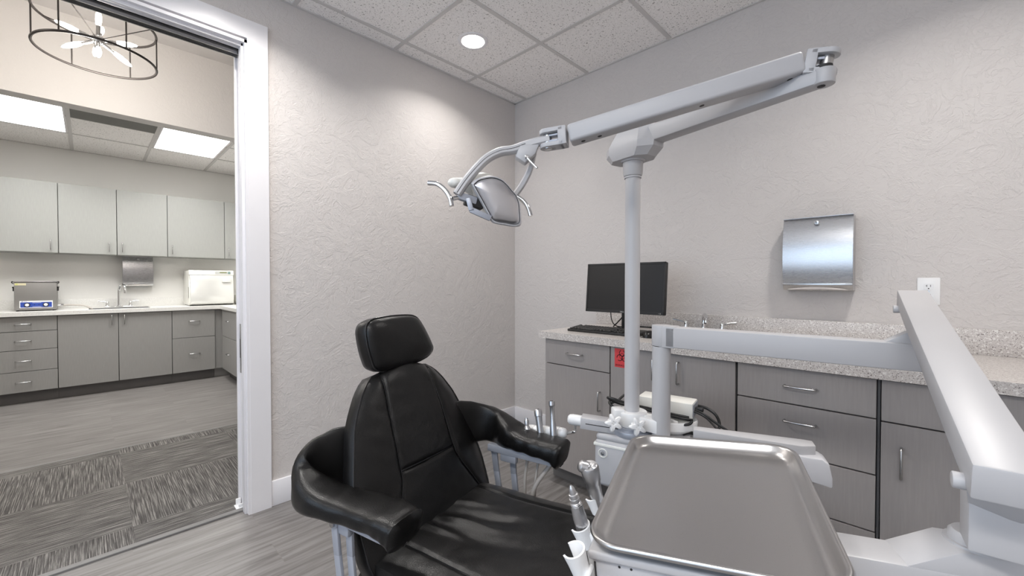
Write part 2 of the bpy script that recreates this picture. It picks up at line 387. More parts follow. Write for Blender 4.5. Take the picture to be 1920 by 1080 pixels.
# carpet with its metal edges
cp = MB(); cp.box(-1.61, -.075, -6.1, 1.15, 0.0, .007); ca = cp.build('carpet', M['carpet']); tag(ca, 'striped grey hallway carpet of quarter-turned tiles beyond the doorway', 'carpet')
b = MB(); b.box(-.078, -.045, -6.1, -2.004 , 0, .009, .002); eo = b.build('carpet_edge_strip', M['edge']); tag(eo, 'grey edge strip along the near side of the hallway carpet', 'edge strip')
b = MB(); b.box(-1.625, -1.605, -6.1, -.78, 0, .009, .002); eo = b.build('carpet_edge_strip', M['edge']); tag(eo, 'grey edge strip along the far side of the hallway carpet', 'edge strip')

# ------------------------------------------------------------------ lights of the place, and one added panel
cl = thing('recessed_ceiling_light', (.45, -.85, CZ), 'round recessed ceiling light glowing in its speckled tile', 'ceiling light')
b = MB(); b.lathe((.45, -.85, CZ + .004), (0, 0, -1), [(0, .095), (.004, .094), (.006, .085), (.004, .072), (-.002, .070)], 40); b.build('trim_ring', M['white_paint'], cl)
b = MB(); b.cyl((.45, -.85, CZ + .002), (.45, -.85, CZ - .001), .071, seg=40); b.build('lens', M['can_light'], cl)
def can(x, y, p=CAN_POWER, nm='can_light'):
    l = bpy.data.lights.new(nm, 'AREA'); l.shape = 'DISK'; l.size = .14; l.energy = p; l.color = (1, .965, .925); l.spread = math.radians(135)
    o = bpy.data.objects.new(nm, l); COL.objects.link(o); o.location = (x, y, CZ - .008)
can(.45, -.85, 5.4)
for i, (x, y) in enumerate(((2.6, -.85), (.9, -3.9), (2.75, -3.6), (.52, -2.07))):
    can(x, y, CAN_POWER * (1.2 if i == 3 else 1.1 if i == 0 else .8))
    c_ = dup(cl, (x, y, CZ), 0, ['round recessed ceiling light out of view above the sink cupboards', 'round recessed ceiling light out of view by the near doorway end', 'round recessed ceiling light out of view by the window wall', 'round recessed ceiling light out of view above the doorway corner'][i])

def troffer(y0, y1, x0, x1, label, LC=LC, E=19, col=(1, .99, .96), group='panel lights in the far room', spread=145):
    t_ = thing('panel_light', ((x0 + x1) / 2, (y0 + y1) / 2, LC), label, 'ceiling light', group)
    b = MB(); b.box(x0, x1, y0, y1, LC - .001, LC + .002); b.build('diffuser', M['panel_light'], t_)
    b = MB()
    for a in ((x0 - .012, x0, y0 - .012, y1 + .012), (x1, x1 + .012, y0 - .012, y1 + .012), (x0, x1, y0 - .012, y0), (x0, x1, y1, y1 + .012)): b.box(*a, LC - .003, LC + .003)
    b.build('panel_frame', M['white_paint'], t_)
    area('panel_light_lamp', ((x0 + x1) / 2, (y0 + y1) / 2, LC - .01), x1 - x0, y1 - y0, E, col, (0, 0, -1), spread=spread)
troffer(-3.27, -2.71, -3.62, -2.46, 'left lit panel light in the far room ceiling, cut by photo edge')
troffer(-2.04, -1.50, -3.62, -2.46, 'right lit panel light in the far room ceiling, near door jamb')
troffer(-3.98, -3.38, 1.97, 3.17, 'added lit panel in the treatment room ceiling, out of view, to brighten the room', CZ - .002, 19, (1, .98, .955), None, 180)  # added unseen panel and lamp, light the room from behind the camera
vt = thing('return_air_grille', (-2.74, -2.375, LC), 'grey return air grille between the two lit ceiling panels', 'vent')
b = MB(); b.box(-3.03, -2.44, -2.665, -2.085, LC - .0005, LC + .003); b.build('backing', M['toe'], vt)
b = MB()
for k in range(46): b.box(-3.03 + k * .0128, -3.03 + k * .0128 + .005, -2.665, -2.085, LC - .004, LC)
b.build('louvres', simple('grille_grey', (150, 150, 146), .5), vt)

# chandelier
CH = V((-.84, -2.513, 2.565))
ch = thing('chandelier', (CH.x, CH.y, HC), 'dark wire drum chandelier with lit candle bulbs above the hallway', 'chandelier')
def ring(z, r): return [V((CH.x + r * math.cos(k / 64 * 2 * math.pi), CH.y + r * math.sin(k / 64 * 2 * math.pi), z)) for k in range(64)]
for z in (2.47, 2.665):
    b = MB(); b.tube(ring(z, .25), .0065, 8, closed=True); b.build('hoop', M['dark_metal'], ch)
for k in range(6):
    a = math.radians(25 + 60 * k); b = MB(); b.cyl((CH.x + .25 * math.cos(a), CH.y + .25 * math.sin(a), 2.47), (CH.x + .25 * math.cos(a), CH.y + .25 * math.sin(a), 2.665), .0035, seg=8); b.build('upright', M['dark_metal'], ch)
for k in range(4):
    a = math.radians(25 + 90 * k + 35); b = MB(); b.cyl(CH, (CH.x + .25 * math.cos(a), CH.y + .25 * math.sin(a), 2.665), .0028, seg=8); b.build('spoke', M['dark_metal'], ch)
b = MB(); b.sphere(CH, .03); b.cyl(CH, (CH.x, CH.y, HC - .02), .006, seg=12); b.build('hub', M['nickel'], ch)
b = MB(); b.cyl((CH.x, CH.y, HC), (CH.x, CH.y, HC - .022), .065, bev=.004); b.build('ceiling_rose', M['dark_metal'], ch)
for d in ((.019, -.172, .03), (-.031, -.157, -.094), (.02, .005, .17), (.026, .19, .028), (-.028, .161, -.1), (-.15, -.011, -.03), (.09, .0, -.12), (-.1, .02, .12)):
    d = V(d).normalized()
    b = MB(); b.cyl(CH + d * .02, CH + d * .078, .0095, seg=14); so = b.build('socket', M['nickel'], ch)
    b = MB(); b.lathe(CH + d * .073, d, [(0, .008), (.012, .011), (.035, .0135), (.065, .012), (.088, .006), (.095, .0)], 18); b.build('bulb', M['bulb'], so)
pl = bpy.data.lights.new('chandelier_lamp', 'POINT'); pl.energy = 16; pl.shadow_soft_size = .12; pl.color = (1, .94, .87); po = bpy.data.objects.new('chandelier_lamp', pl); COL.objects.link(po); po.location = (CH.x, CH.y, 2.40)
pl2 = pl.copy(); pl2.energy = 22; po2 = bpy.data.objects.new('hall_lamp', pl2); COL.objects.link(po2); po2.location = (-.84, -4.7, 2.5)

# ------------------------------------------------------------------ cabinets
def pull(O, A, N, length, vertical, parent):
    """bent wire pull standing 28 mm off the front; O centre on the front face"""
    U_ = V((0, 0, 1)) if vertical else V(A); N = V(N); b = MB(); h = length / 2; s_ = .026; r = .006
    pts = [V(O) - U_ * h, V(O) - U_ * h + N * (s_ - r), V(O) - U_ * (h - r * .4) + N * (s_ - r * .4), V(O) - U_ * (h - r) + N * s_,
           V(O) + U_ * (h - r) + N * s_, V(O) + U_ * (h - r * .4) + N * (s_ - r * .4), V(O) + U_ * h + N * (s_ - r), V(O) + U_ * h]
    b.tube(pts, .0042, 10, n=1); return b.build('handle', M['nickel'], parent)
def cabinet(label, O, A, N, wid, dep, z0, z1, fronts, mat, toe=True, group=None, name='base_cabinet', cat='cabinet', gap=.0025):
    """O: left end of the front plane at floor, A: along the front, N: out of it; fronts: (kind, a0, a1, zb, zt, handle)"""
    O, A, N = V(O), V(A), V(N); root = thing(name, O + A * wid / 2 - N * dep / 2 + V((0, 0, 0 if toe else z0)), label, cat, group)
    F = Matrix.Translation(O) @ Matrix((A, N, V((0, 0, 1)))).transposed().to_4x4()
    b = MB(F); b.box(0.001, wid - .001, -dep, -.02, z0, z1); b.build('carcass', M['carcass'] if toe else mat, root)
    if toe: b = MB(F); b.box(0.001, wid - .001, -dep, -.08, 0, z0); b.build('toe_kick', M['toe'], root)
    for kind, a0, a1, zb, zt, hd in fronts:
        b = MB(F); b.box(a0 + gap, a1 - gap, -.02, 0, zb + gap, zt - gap, .0012, 1); d = b.build(kind, mat, root)
        if hd: pull(O + A * hd[0] + V((0, 0, hd[1])), A, N, .102, hd[2], d)
    return root
AX, NY = (1, 0, 0), (0, -1, 0); FY = -.63
T0, T1 = .10, .866
def TC(label, x0, x1, fr, group=None): return cabinet(label, (x0, FY, 0), AX, NY, x1 - x0, .628, T0, T1, fr, M['lam'], group=group)
TC('grey base cabinet with one drawer over a door at the corner end', .861, 1.308, [('drawer', 0, .447, .716, .863, (.222, .792, False)), ('door', 0, .447, .10, .716, (.388, .555, True))])
sink_cab = TC('grey sink cabinet with two doors and red hazard sticker', 1.310, 1.921, [('door', 0, .305, .10, .863, (.245, .775, True)), ('door', .305, .611, .10, .863, (.365, .775, True))])
TC('grey cabinet with a stack of four wide drawers', 1.925, 2.376, [('drawer', 0, .451, .72, .863, (.225, .793, False)), ('drawer', 0, .451, .52, .72, (.225, .655, False)), ('drawer', 0, .451, .316, .52, (.225, .45, False)), ('drawer', 0, .451, .10, .316, (.225, .235, False))])
u4 = TC('grey base cabinet with drawer over door, right of the four drawers', 2.384, 2.84, [('drawer', 0, .456, .716, .863, (.228, .79, False)), ('door', 0, .456, .10, .716, (.055, .585, True))])
b = MB(); b.box(2.3768, 2.3838, -.628, -.60, .10, .864); b.build('filler_strip', M['carcass'], u4)
TC('grey base cabinet at right photo edge beneath the worktop', 2.842, 3.42, [('drawer', 0, .578, .716, .863, (.289, .79, False)), ('door', 0, .578, .10, .716, (.055, .585, True))])
# worktop with sink cut-out
def worktop(pieces, splash, m, label):
    b = MB()
    for p in pieces: b.box(*p)
    o = b.build('worktop', m); tag(o, label, 'worktop'); b = MB()
    for p in splash: b.box(*p, .0015)
    tag(b.build('backsplash', m), label.replace('worktop', 'upstand strip behind the worktop'), 'backsplash'); return o
sx0, sx1, sy0, sy1 = 1.41, 1.82, -.50, -.16
worktop([(.832, sx0, -.655, -.001, T1, .905), (sx1, RIGHT - .001, -.655, -.001, T1, .905), (sx0, sx1, -.655, sy0, T1, .905), (sx0, sx1, sy1, -.001, T1, .905)],
        [(.832, RIGHT - .001, -.022, -.001, .905, 1.011)], M['quartz'], 'speckled grey worktop along the back wall under the monitor')
def basin(x0, x1, y0, y1, zt, label):
    b = MB(); zb = zt - .16
    b.box(x0, x0 + .004, y0, y1, zb, zt - .002); b.box(x1 - .004, x1, y0, y1, zb, zt - .002); b.box(x0, x1, y0, y0 + .004, zb, zt - .002); b.box(x0, x1, y1 - .004, y1, zb, zt - .002); b.box(x0, x1, y0, y1, zb - .004, zb)
    b.cyl(((x0 + x1) / 2, (y0 + y1) / 2, zb), ((x0 + x1) / 2, (y0 + y1) / 2, zb + .004), .04); o = b.build('sink_basin', M['steel']); tag(o, label, 'sink')
basin(sx0 + .0, sx1, sy0, sy1, .904, 'steel sink basin sunk in the speckled worktop')
# red sticker
st_ = thing('hazard_sticker', (1.373, FY - .0005, .81), 'red biohazard sticker on the sink cabinet door', 'sticker')
b = MB(); b.box(1.337, 1.424, FY - .0008, FY, .757, .855); b.build('sticker_sheet', M['red'], st_)
b = MB(); cx0, cz0 = 1.3805, .816
def arc(cx, cz, r, a0, a1, w_, b):
    n = 26; inner = []; outer = []
    for k in range(n + 1):
        a = math.radians(a0 + (a1 - a0) * k / n); inner.append(V((cx + (r - w_) * math.cos(a), FY - .0009, cz + (r - w_) * math.sin(a)))); outer.append(V((cx + r * math.cos(a), FY - .0009, cz + r * math.sin(a))))
    b._add(inner + outer, [(k, k + 1, n + 2 + k, n + 1 + k) for k in range(n)])
for a in (90, 210, 330):
    ax_, az_ = cx0 + .0165 * math.cos(math.radians(a)), cz0 + .0165 * math.sin(math.radians(a)); arc(ax_, az_, .0175, a + 25, a + 335, .0042, b)
arc(cx0, cz0, .0155, 0, 360, .0026, b); b.build('hazard_symbol', M['black_ink'], st_)
text_mesh('BIOHAZARD', .0135, frame((1.3805, FY - .0009, .768), (1, 0, 0), (0, 0, 1)), 'sticker_text', M['black_ink'], st_)

# far room cabinets: face plane x = -3.80, running along Y
FX = -3.80; AY, NX = (0, 1, 0), (1, 0, 0)
def LCB(label, y0, y1, fr): return cabinet(label, (FX, y0, 0), AY, NX, y1 - y0, .61, .115, T1, fr, M['lam_lab'])
def stack4(wid): return [('drawer', 0, wid, a, b_, (wid / 2, (a + b_) / 2, False)) for a, b_ in ((.115, .32), (.32, .53), (.53, .715), (.715, .862))]
LCB('grey cabinet of four drawers in the far room, under the ultrasonic cleaner', -3.25, -2.793, stack4(.457))
LCB('grey two-door sink cabinet in the far room', -2.793, -1.884, [('door', 0, .452, .115, .862, (.40, .79, True)), ('door', .452, .909, .115, .862, (.50, .79, True))])
LCB('grey cabinet of two deep drawers in the far room, under the white steriliser', -1.884, -1.465, [('drawer', 0, .419, .53, .862, (.21, .73, False)), ('drawer', 0, .419, .115, .53, (.21, .335, False))])
LCB('grey drawer cabinet in the far room, cut by left photo edge', -4.10, -3.25, [('door', 0, .425, .115, .862, (.37, .79, True)), ('door', .425, .85, .115, .862, (.48, .79, True))])
b = MB(); b.box(FX - .6, FX - .02, -1.463, -.79, 0.115, T1); b.box(FX - .5, FX - .08, -1.463, -.79, 0, .115); cf = b.build('corner_filler', M['lam_lab']); tag(cf, 'dark grey corner filler panel where the far cabinets turn', 'filler panel')
RY = -1.40
def RC(label, x0, x1, fr): return cabinet(label, (x0, RY, 0), AX, NY, x1 - x0, .6, .115, T1, fr, M['lam_lab'])
RC('grey two-drawer cabinet on the short run beside the corner filler', -3.78, -3.03, [('drawer', 0.02, .73, .53, .862, (.375, .73, False)), ('drawer', 0.02, .73, .115, .53, (.375, .335, False))])
RC('grey cabinet on the short run, half hidden by the door jamb', -3.03, -2.28, [('drawer', 0, .75, .53, .862, (.375, .73, False)), ('drawer', 0, .75, .115, .53, (.375, .335, False))])
lx0, lx1, ly0, ly1 = -4.25, -3.92, -2.57, -2.06
worktop([(LW + .001, FX + .03, -4.10, ly0, T1, .905), (LW + .001, FX + .03, ly1, -.781, T1, .905), (LW + .001, lx0, ly0, ly1, T1, .905), (lx1, FX + .03, ly0, ly1, T1, .905), (FX + .03, -2.26, RY - .025, -.781, T1, .905)],
        [(LW + .001, LW + .021, -4.10, -.781, .905, 1.007), (LW + .021, -2.26, -.80, -.781, .905, 1.007)], M['quartz_lab'], 'pale speckled L-shaped worktop in the far room')
basin(lx0, lx1, ly0, ly1, .904, 'steel sink basin sunk in the far room worktop')
ups = [(-3.30, -2.787, .457, 'leftmost'), (-2.787, -2.333, .39, 'second'), (-2.333, -1.884, .06, 'middle'), (-1.884, -1.30, .08, 'fourth'), (-1.30, -.80, .06, 'last')]
labels = ['pale grey wall cabinet above the ultrasonic cleaner, cut by photo edge', 'pale grey wall cabinet, handle low right, left of towel dispenser', 'pale grey wall cabinet directly above the far towel dispenser', 'pale grey wall cabinet above the steriliser, widest of the row', 'pale grey wall cabinet half hidden by the door jamb']
for (y0, y1, hp, _), lb in zip(ups, labels):
    cabinet(lb, (-4.10, y0, 0), AY, NX, y1 - y0, .318, 1.512, 2.265, [('door', 0, y1 - y0, 1.512, 2.265, (hp if hp > .3 else .045, 1.60, True))], M['lam_up'], toe=False, name='wall_cabinet', gap=.003, group='wall cabinets in the far room')

# ------------------------------------------------------------------ paper towel dispensers
def dispenser(c, label):
    """front faces -Y; c: point on the wall at the bottom centre"""
    r = thing('towel_dispenser', c, label, 'paper towel dispenser', 'steel paper towel dispensers'); W, H, D = .137, .355, .1; c = V(c)
    def prof(i, n): # front curve, z 0.03..H
        z = .03 + (H - .03) * i / n; k = (i / n - .45); return V((0, -(D + .012 - .085 * k * k), z))
    n = 16; L = [c + prof(i, n) + V((-W, 0, 0)) for i in range(n + 1)]; R_ = [c + prof(i, n) + V((W, 0, 0)) for i in range(n + 1)]
    b = MB(); vs = L + R_; b._add(vs + [v + V((0, .002, 0)) for v in vs], [(i, i + 1, n + 2 + i, n + 1 + i) for i in range(n)]); b.build('curved_front', M['steel'], r)
    b = MB(); side = [V((0, -.002, .0)), V((0, -D * .8, .0)), V((0, -D, .028))] + [prof(i, n) + V((0, .003, 0)) for i in range(n + 1)] + [V((0, -.002, H))]
    for x in (-W - .0012, W): b.prism([c + p + V((x, 0, 0)) for p in side], (.0012, 0, 0))
    b.box(c.x - W, c.x + W, c.y - D - .004, c.y - .002, c.z + H - .001, c.z + H + .001); b.box(c.x - W, c.x + W, c.y - .004, c.y - .001, c.z, c.z + H)
    b.build('steel_case', M['steel'], r)
    b = MB(); b.box(c.x - W, c.x + W, c.y - D - .003, c.y - D + .002, c.z + .024, c.z + .034, .001); b.build('lower_lip', M['nickel'], r)
    b = MB(); a = [c + V((-W, -D, .026)), c + V((W, -D, .026)), c + V((W, -D * .8, 0)), c + V((-W, -D * .8, 0))]; b._add(a, [(0, 1, 2, 3)])
    b.build('chute', M['nickel'], r)
    b = MB(); pts = []
    for k in range(17):
        t_ = -1 + 2 * k / 16; pts.append(c + V((t_ * W * .86, -D * .9 - .004, .004 + .013 * (1 - t_ * t_))))
    low = [p + V((0, .0, -.010 * (1 - ((i / 8) - 1) ** 2) - .001)) for i, p in enumerate(pts)]
    b._add(pts + low, [(i, i + 1, 18 + i, 17 + i) for i in range(16)]); b.build('paper_towels', M['paper'], r)
    b = MB(); p = c + V((0, -D - .006, H - .028)); b.cyl(p + V((0, .006, 0)), p + V((0, -.008, 0)), .0115, bev=.002); kn = b.build('lock', M['nickel'], r)
    b = MB(); b.box(p.x - .0012, p.x + .0012, p.y - .0086, p.y - .008, p.z - .006, p.z + .006); b.build('keyhole', M['slot'], kn)
    return r
d1 = dispenser((2.123, 0, 1.163), 'brushed steel paper towel dispenser on the back wall above the worktop')
d2 = dup(d1, (LW, -2.141, 1.155), math.pi / 2, 'brushed steel paper towel dispenser under the far room wall cabinets')

# ------------------------------------------------------------------ outlet
ou = thing('wall_outlet', (2.509, 0, 1.163), 'white double power outlet on the back wall behind the grey arm', 'power outlet')
b = MB(); b.box(2.473, 2.545, -.006, 0, 1.104, 1.222, .003); b.build('cover_plate', M['white_plastic'], ou)
for z in (1.183, 1.143):
    b = MB(); n = 24; poly = []
    for k in range(n):
        a = k / n * 2 * math.pi; poly.append(V((2.509 + max(-.0165, min(.0165, .0185 * math.cos(a))), -.0062, z + max(-.0135, min(.0135, .0175 * math.sin(a))))))
    b.prism(poly, (0, -.002, 0)); so = b.build('socket_face', M['white_plastic'], ou)
    b = MB()
    b.box(2.5025, 2.5045, -.0086, -.0082, z - .001, z + .008); b.box(2.4995, 2.5045, -.0086, -.0082, z + .003, z + .0045)
    b.box(2.514, 2.5158, -.0086, -.0082, z - .001, z + .008); b.cyl((2.509, -.0082, z - .008), (2.509, -.0086, z - .008), .0024, seg=12); b.build('socket_slots', M['slot'], so)
b = MB(); b.cyl((2.509, -.006, 1.163), (2.509, -.0075, 1.163), .003); b.build('screw', M['nickel'], ou)

# ------------------------------------------------------------------ faucets
def faucet(c, label, chrome, H=.105, out=.10):
    """spout points to -Y; c on the worktop"""
    r = thing('faucet', c, label, 'faucet', 'chrome faucets'); c = V(c)
    b = MB(); b.box(c.x - .125, c.x + .125, c.y - .024, c.y + .024, c.z, c.z + .012, .005, 3); b.build('deck_plate', chrome, r)
    b = MB(); b.cyl(c + V((0, 0, .01)), c + V((0, 0, .04)), .016, .012); b.build('spout_collar', chrome, r)
    b = MB(); b.tube([c + V((0, 0, .03)), c + V((0, 0, H * .55)), c + V((out * .02, 0, H * .75)), c + V((out * .1, -out * .2, H * .94)), c + V((out * .25, -out * .55, H)), c + V((out * .4, -out * .88, H * .9)), c + V((out * .45, -out, H * .74)), c + V((out * .45, -out, H * .62))], .0105 if H < .2 else .0135, 14); b.build('spout', chrome, r)
    for s in (-1, 1):
        h = c + V((s * .1, 0, .012)); b = MB(); b.lathe(h, (0, 0, 1), [(0, .020), (.01, .018), (.028, .013), (.045, .014), (.055, .008), (.058, 0)], 20); b.sphere(h + V((0, 0, .047)), .013)
        b.tube([h + V((0, 0, .045)), h + V((s * .03, 0, .055)), h + V((s * .075, -.004, .062))], .0055, 10, r1=.0075); b.build('lever', chrome, r)
    return r
f1 = faucet((1.60, -.10, .905), 'chrome two-lever faucet on the speckled worktop beside the monitor', M['chrome'], .115, .12)
f2 = faucet((0, 0, 0), 'tall chrome gooseneck faucet on the far room worktop', M['chrome'], .27, .11); f2.location = (LW + .115, -2.315, .905); f2.rotation_euler = (0, 0, math.pi / 2); del f1['group'], f2['group']
b = MB(); b.lathe((LW + .12, -2.0 + .35, .905), (0, 0, 1), [(0, .022), (.006, .02), (.012, .008), (.014, 0)], 18); o_ = b.build('sink_stopper', M['chrome']); tag(o_, 'small round chrome cap on far worktop beside the steriliser', 'sink stopper')

# ------------------------------------------------------------------ monitor, keyboard, mouse
mA = onp(1103, 495, (0, -.27, 0), V((0, 1, 0))); mB = None
MC = V((1.24, -.372, 0)); ma = math.radians(1)
mx, my = V((math.cos(ma), math.sin(ma), 0)), V((-math.sin(ma), math.cos(ma), 0)); tl = math.radians(5)
mz = V((0, 0, 1)) * math.cos(tl) + my * math.sin(tl); mn = mx.cross(mz)    # mn faces the room
mo = thing('computer_monitor', (MC.x, MC.y + .03, .905), 'black flat computer monitor standing on the speckled worktop', 'monitor')
FM = frame(V((MC.x, MC.y, 1.168)), mx, mz, mn)
MW, MH = .2505, .148
b = MB(FM); b.box(-MW, MW, -MH, MH, -.035, -.003, .006, 2); b.box(-.13, .13, -.09, .09, -.055, -.03, .01); b.build('housing', M['black_plastic'], mo)
b = MB(FM)
for x0, x1, y0, y1 in ((-MW, MW, MH - .011, MH), (-MW, MW, -MH, -MH + .017), (-MW, -MW + .011, -MH, MH), (MW - .011, MW, -MH, MH)): b.box(x0, x1, y0, y1, -.006, .0015, .001, 1)
bz = b.build('bezel', M['black_plastic'], mo)
text_mesh('DELL', .011, FM @ Matrix.Translation((0, -MH + .008, .0018)), 'maker_mark', M['grey_print'], bz)
b = MB(FM); b.box(MW - .022, MW - .019, -MH + .005, -MH + .011, .0012, .002); b.box(MW - .030, MW - .0285, -MH + .006, -MH + .010, .0012, .002); b.build('power_button', M['grey_print'], bz)
b = MB(FM); b.box(-MW + .011, MW - .011, -MH + .017, MH - .011, -.006, -.001); b.build('screen', M['screen'], mo)
b = MB(); sb = V((MC.x, MC.y, 0)) + my * .05; b.beam(V((sb.x, sb.y, .915)), V((sb.x, sb.y, 1.16)) , .04, .07, .006, up=my); b.build('stand_neck', M['black_plastic'], mo)
b = MB(frame(V((sb.x, sb.y, .905)) - my * .02, mx, my)); b.box(-.1, .1, -.085, .085, 0, .012, .005); b.build('stand_foot', M['black_plastic'], mo)
b = MB(); b.tube([V((MC.x - .10, MC.y + .07, 1.10)), V((MC.x - .13, MC.y + .08, 1.02)), V((MC.x - .12, MC.y + .12, .93)), V((MC.x - .08, -.06, .909)), V((MC.x + .0, -.035, .909))], .003, 8)
tag(b.build('monitor_cable', M['rubber']), 'thin black cable hanging from the left rear of the monitor', 'cable')
b = MB(); b.tube([V((MC.x - .02, MC.y + .06, 1.04)), V((MC.x - .05, MC.y + .08, .99)), V((MC.x - .10, MC.y + .11, .95)), V((MC.x - .15, MC.y + .16, .912)), V((MC.x - .1, -.04, .910)), V((MC.x + .3, -.035, .910))], .004, 8)
tag(b.build('monitor_cable', M['rubber']), 'thicker black cable looping below the monitor to the worktop', 'cable')
KO = V((1.075, -.455, .905)); ka = math.radians(2)
kx, ky = V((math.cos(ka), math.sin(ka), 0)), V((-math.sin(ka), math.cos(ka), 0)); kt = math.radians(5)
kb = thing('keyboard', KO + kx * .11, 'black computer keyboard on the worktop in front of the monitor', 'keyboard')
KF = frame(KO, kx, ky * math.cos(kt) + V((0, 0, 1)) * math.sin(kt))
b = MB(KF); b.box(-.125, .32, -.07, .07, .006, .02, .004); b.build('keyboard_case', M['black_plastic'], kb)
proto = None
for row in range(6):
    yy = .052 - row * .0195 - (.004 if row else 0)
    segs = [(-.115 + k * .0192, .0165) for k in range(15)] if row < 5 else [(-.115, .024), (-.088, .02), (-.065, .02), (-.042, .10), (.061, .02), (.084, .02), (.107, .026), (.131, .03)]
    segs += [(.178 + k * .0192, .0165) for k in range(3)] if row != 3 else []
    segs += [(.242 + k * .0192, .0165) for k in range(4)] if row else []
    if row in (0,): segs = segs[:1] + segs[2:]
    for x0, wd in segs[:18]:
        b = MB(KF); b.box(x0, x0 + wd, yy - .008, yy + .008, .018, .0265, .0025, 1); b.build('key', M['black_plastic'], kb)
for s in (-.1, .3):
    b = MB(KF); b.box(s - .01, s + .01, .045, .06, -.006, .008); b.build('foot', M['black_plastic'], kb)
ms = thing('computer_mouse', (1.445, -.45, .905), 'black computer mouse on the worktop right of the keyboard', 'mouse')
mc = V((1.445, -.45, .905)); rs = []
for i in range(9):
    t_ = i / 8; z = .036 * math.sin(t_ * math.pi / 2); s = math.cos(t_ * math.pi / 2) ** .55 if i < 8 else .02
    rs.append([mc + V((.031 * s * math.cos(k / 24 * 2 * math.pi), .056 * s * math.sin(k / 24 * 2 * math.pi) - .004 * t_, z)) for k in range(24)])
b = MB(); b.rings(rs); b.build('mouse_shell', M['screen'], ms)
b = MB(); b.cyl(mc + V((-.003, -.03, .026)), mc + V((.003, -.03, .026)), .008, seg=16); b.build('scroll_wheel', M['grey_print'], ms)
b = MB(); b.tube([mc + V((0, .05, .012)), mc + V((-.02, .12, .006)), mc + V((.02, .22, .004)), mc + V((.0, .40, .004))], .0022, 8); b.build('mouse_cord', M['rubber'], ms)

# ------------------------------------------------------------------ far room equipment
us = thing('ultrasonic_cleaner', (-4.12, -2.945, .905), 'grey steel ultrasonic cleaner with blue control panel on far worktop', 'ultrasonic cleaner')
b = MB(); b.box(-4.26, -4.0, -3.09, -2.80, .915, 1.20, .004); b.build('tank_housing', simple('dull_steel', (140, 138, 136), .45, metal=.5), us)
b = MB(); b.box(-4.265, -3.995, -3.095, -2.795, 1.20, 1.212, .003); b.build('lid', M['steel'], us)
for y, s in ((-3.09, -1), (-2.80, 1)):
    b = MB(); b.box(-4.15, -4.02, min(y, y + s * .013), max(y, y + s * .013), 1.14, 1.155, .003); b.box(-4.15, -4.13, min(y, y + s * .01), max(y, y + s * .01), 1.11, 1.155); b.box(-4.04, -4.02, min(y, y + s * .01), max(y, y + s * .01), 1.11, 1.155); b.build('side_handle', M['black_plastic'], us)
    b = MB(); b.tube([(-4.02, y, 1.2), (-4.02, y + s * .012, 1.207), (-4.02, y + s * .014, 1.195), (-4.02, y + s * .004, 1.185)], .004, 8); b.build('lid_handle', M['black_plastic'], us)
b = MB(); b.box(-4.0, -3.998, -3.055, -2.83, .938, 1.01); pn = b.build('control_panel', M['white_plastic'], us)
b = MB(); b.box(-3.9985, -3.9975, -3.05, -2.836, .943, .996); b.build('blue_field', M['blue'], pn)
for y in (-3.005, -2.878):
    b = MB(); b.cyl((-3.998, y, .969), (-3.99, y, .969), .021, bev=.002); kn = b.build('dial', M['black_plastic'], pn)
    b = MB(); b.cyl((-3.99, y, .969), (-3.982, y, .969), .014, bev=.002); b.build('dial_cap', M['white_plastic'], kn)
b = MB()
for y in (-2.955, -2.925): b.cyl((-3.9975, y, .969), (-3.996, y, .969), .004, seg=12)
b.build('indicator', M['slot'], pn)
b = MB(); b.box(-3.9975, -3.997, -2.97, -2.91, .988, .99); b.box(-3.9975, -3.997, -2.97, -2.91, .949, .951); b.build('panel_print', M['white_plastic'], pn)
b = MB(); b.cyl((-3.998, -3.037, 1.003), (-3.9975, -3.037, 1.003), .004, seg=12)
for k in range(5): b.box(-3.998, -3.9975, -3.03 + k * .005, -3.027 + k * .005, 1.001, 1.005)
b.build('panel_mark', M['blue'], pn)
b = MB(); b.box(-4.0, -3.9985, -3.086, -3.01, 1.168, 1.19); sk = b.build('warning_sticker', M['beige'], us)
b = MB(); b.box(-3.9985, -3.998, -3.08, -3.065, 1.171, 1.187); b.build('sticker_mark', simple('yellow_print', (196, 200, 120), .6), sk)
for y in (-3.07, -2.82):
    for x in (-4.24, -4.02):
        b = MB(); b.cyl((x, y, .905), (x, y, .916), .009); b.build('foot', M['black_plastic'], us)
b = MB(); b.cyl((-4.05, -2.8, .955), (-4.05, -2.76, .955), .006); b.box(-4.06, -4.04, -2.775, -2.755, .95, .972, .002); b.build('drain_valve', M['nickel'], us)
b = MB(); b.tube([(-4.05, -2.76, .955), (-4.03, -2.68, .956), (-4.0, -2.6, .945), (-3.98, -2.55, .915), (-3.98, -2.535, .89)], .008, 10); b.build('drain_hose', M['hose'], us)

sl = thing('steriliser', (-4.15, -1.465, .905), 'large white tabletop steriliser on the far worktop by the corner', 'steriliser')
def sect(y, inset=0): # side profile in x,z
    return [V((-4.38, y, .912)), V((-3.97 - inset, y, .912)), V((-3.94 - inset, y, .935)), V((-3.93 - inset, y, 1.10)), V((-3.95 - inset, y, 1.20)), V((-3.975 - inset, y, 1.295)), V((-3.98 - inset, y, 1.345)), V((-4.38, y, 1.345))]
b = MB(); b.prism(sect(-1.70, .02), (0, .47, 0), .006); b.build('case', M['ivory'], sl)
dp = [(-3.945, .925), (-3.922, .95), (-3.915, 1.02), (-3.922, 1.12), (-3.945, 1.22), (-3.962, 1.287)]
b = MB(); b.prism([V((x, -1.69, z)) for x, z in dp] + [V((x - .03, -1.69, z)) for x, z in reversed(dp)], (0, .45, 0), .003); dr = b.build('door', metal('polished_white_door', (225, 225, 222), .25), sl)
dr.data.materials.clear(); dr.data.materials.append(simple('glossy_white_door', (226, 226, 223), .15, metal=.25, var=.01))
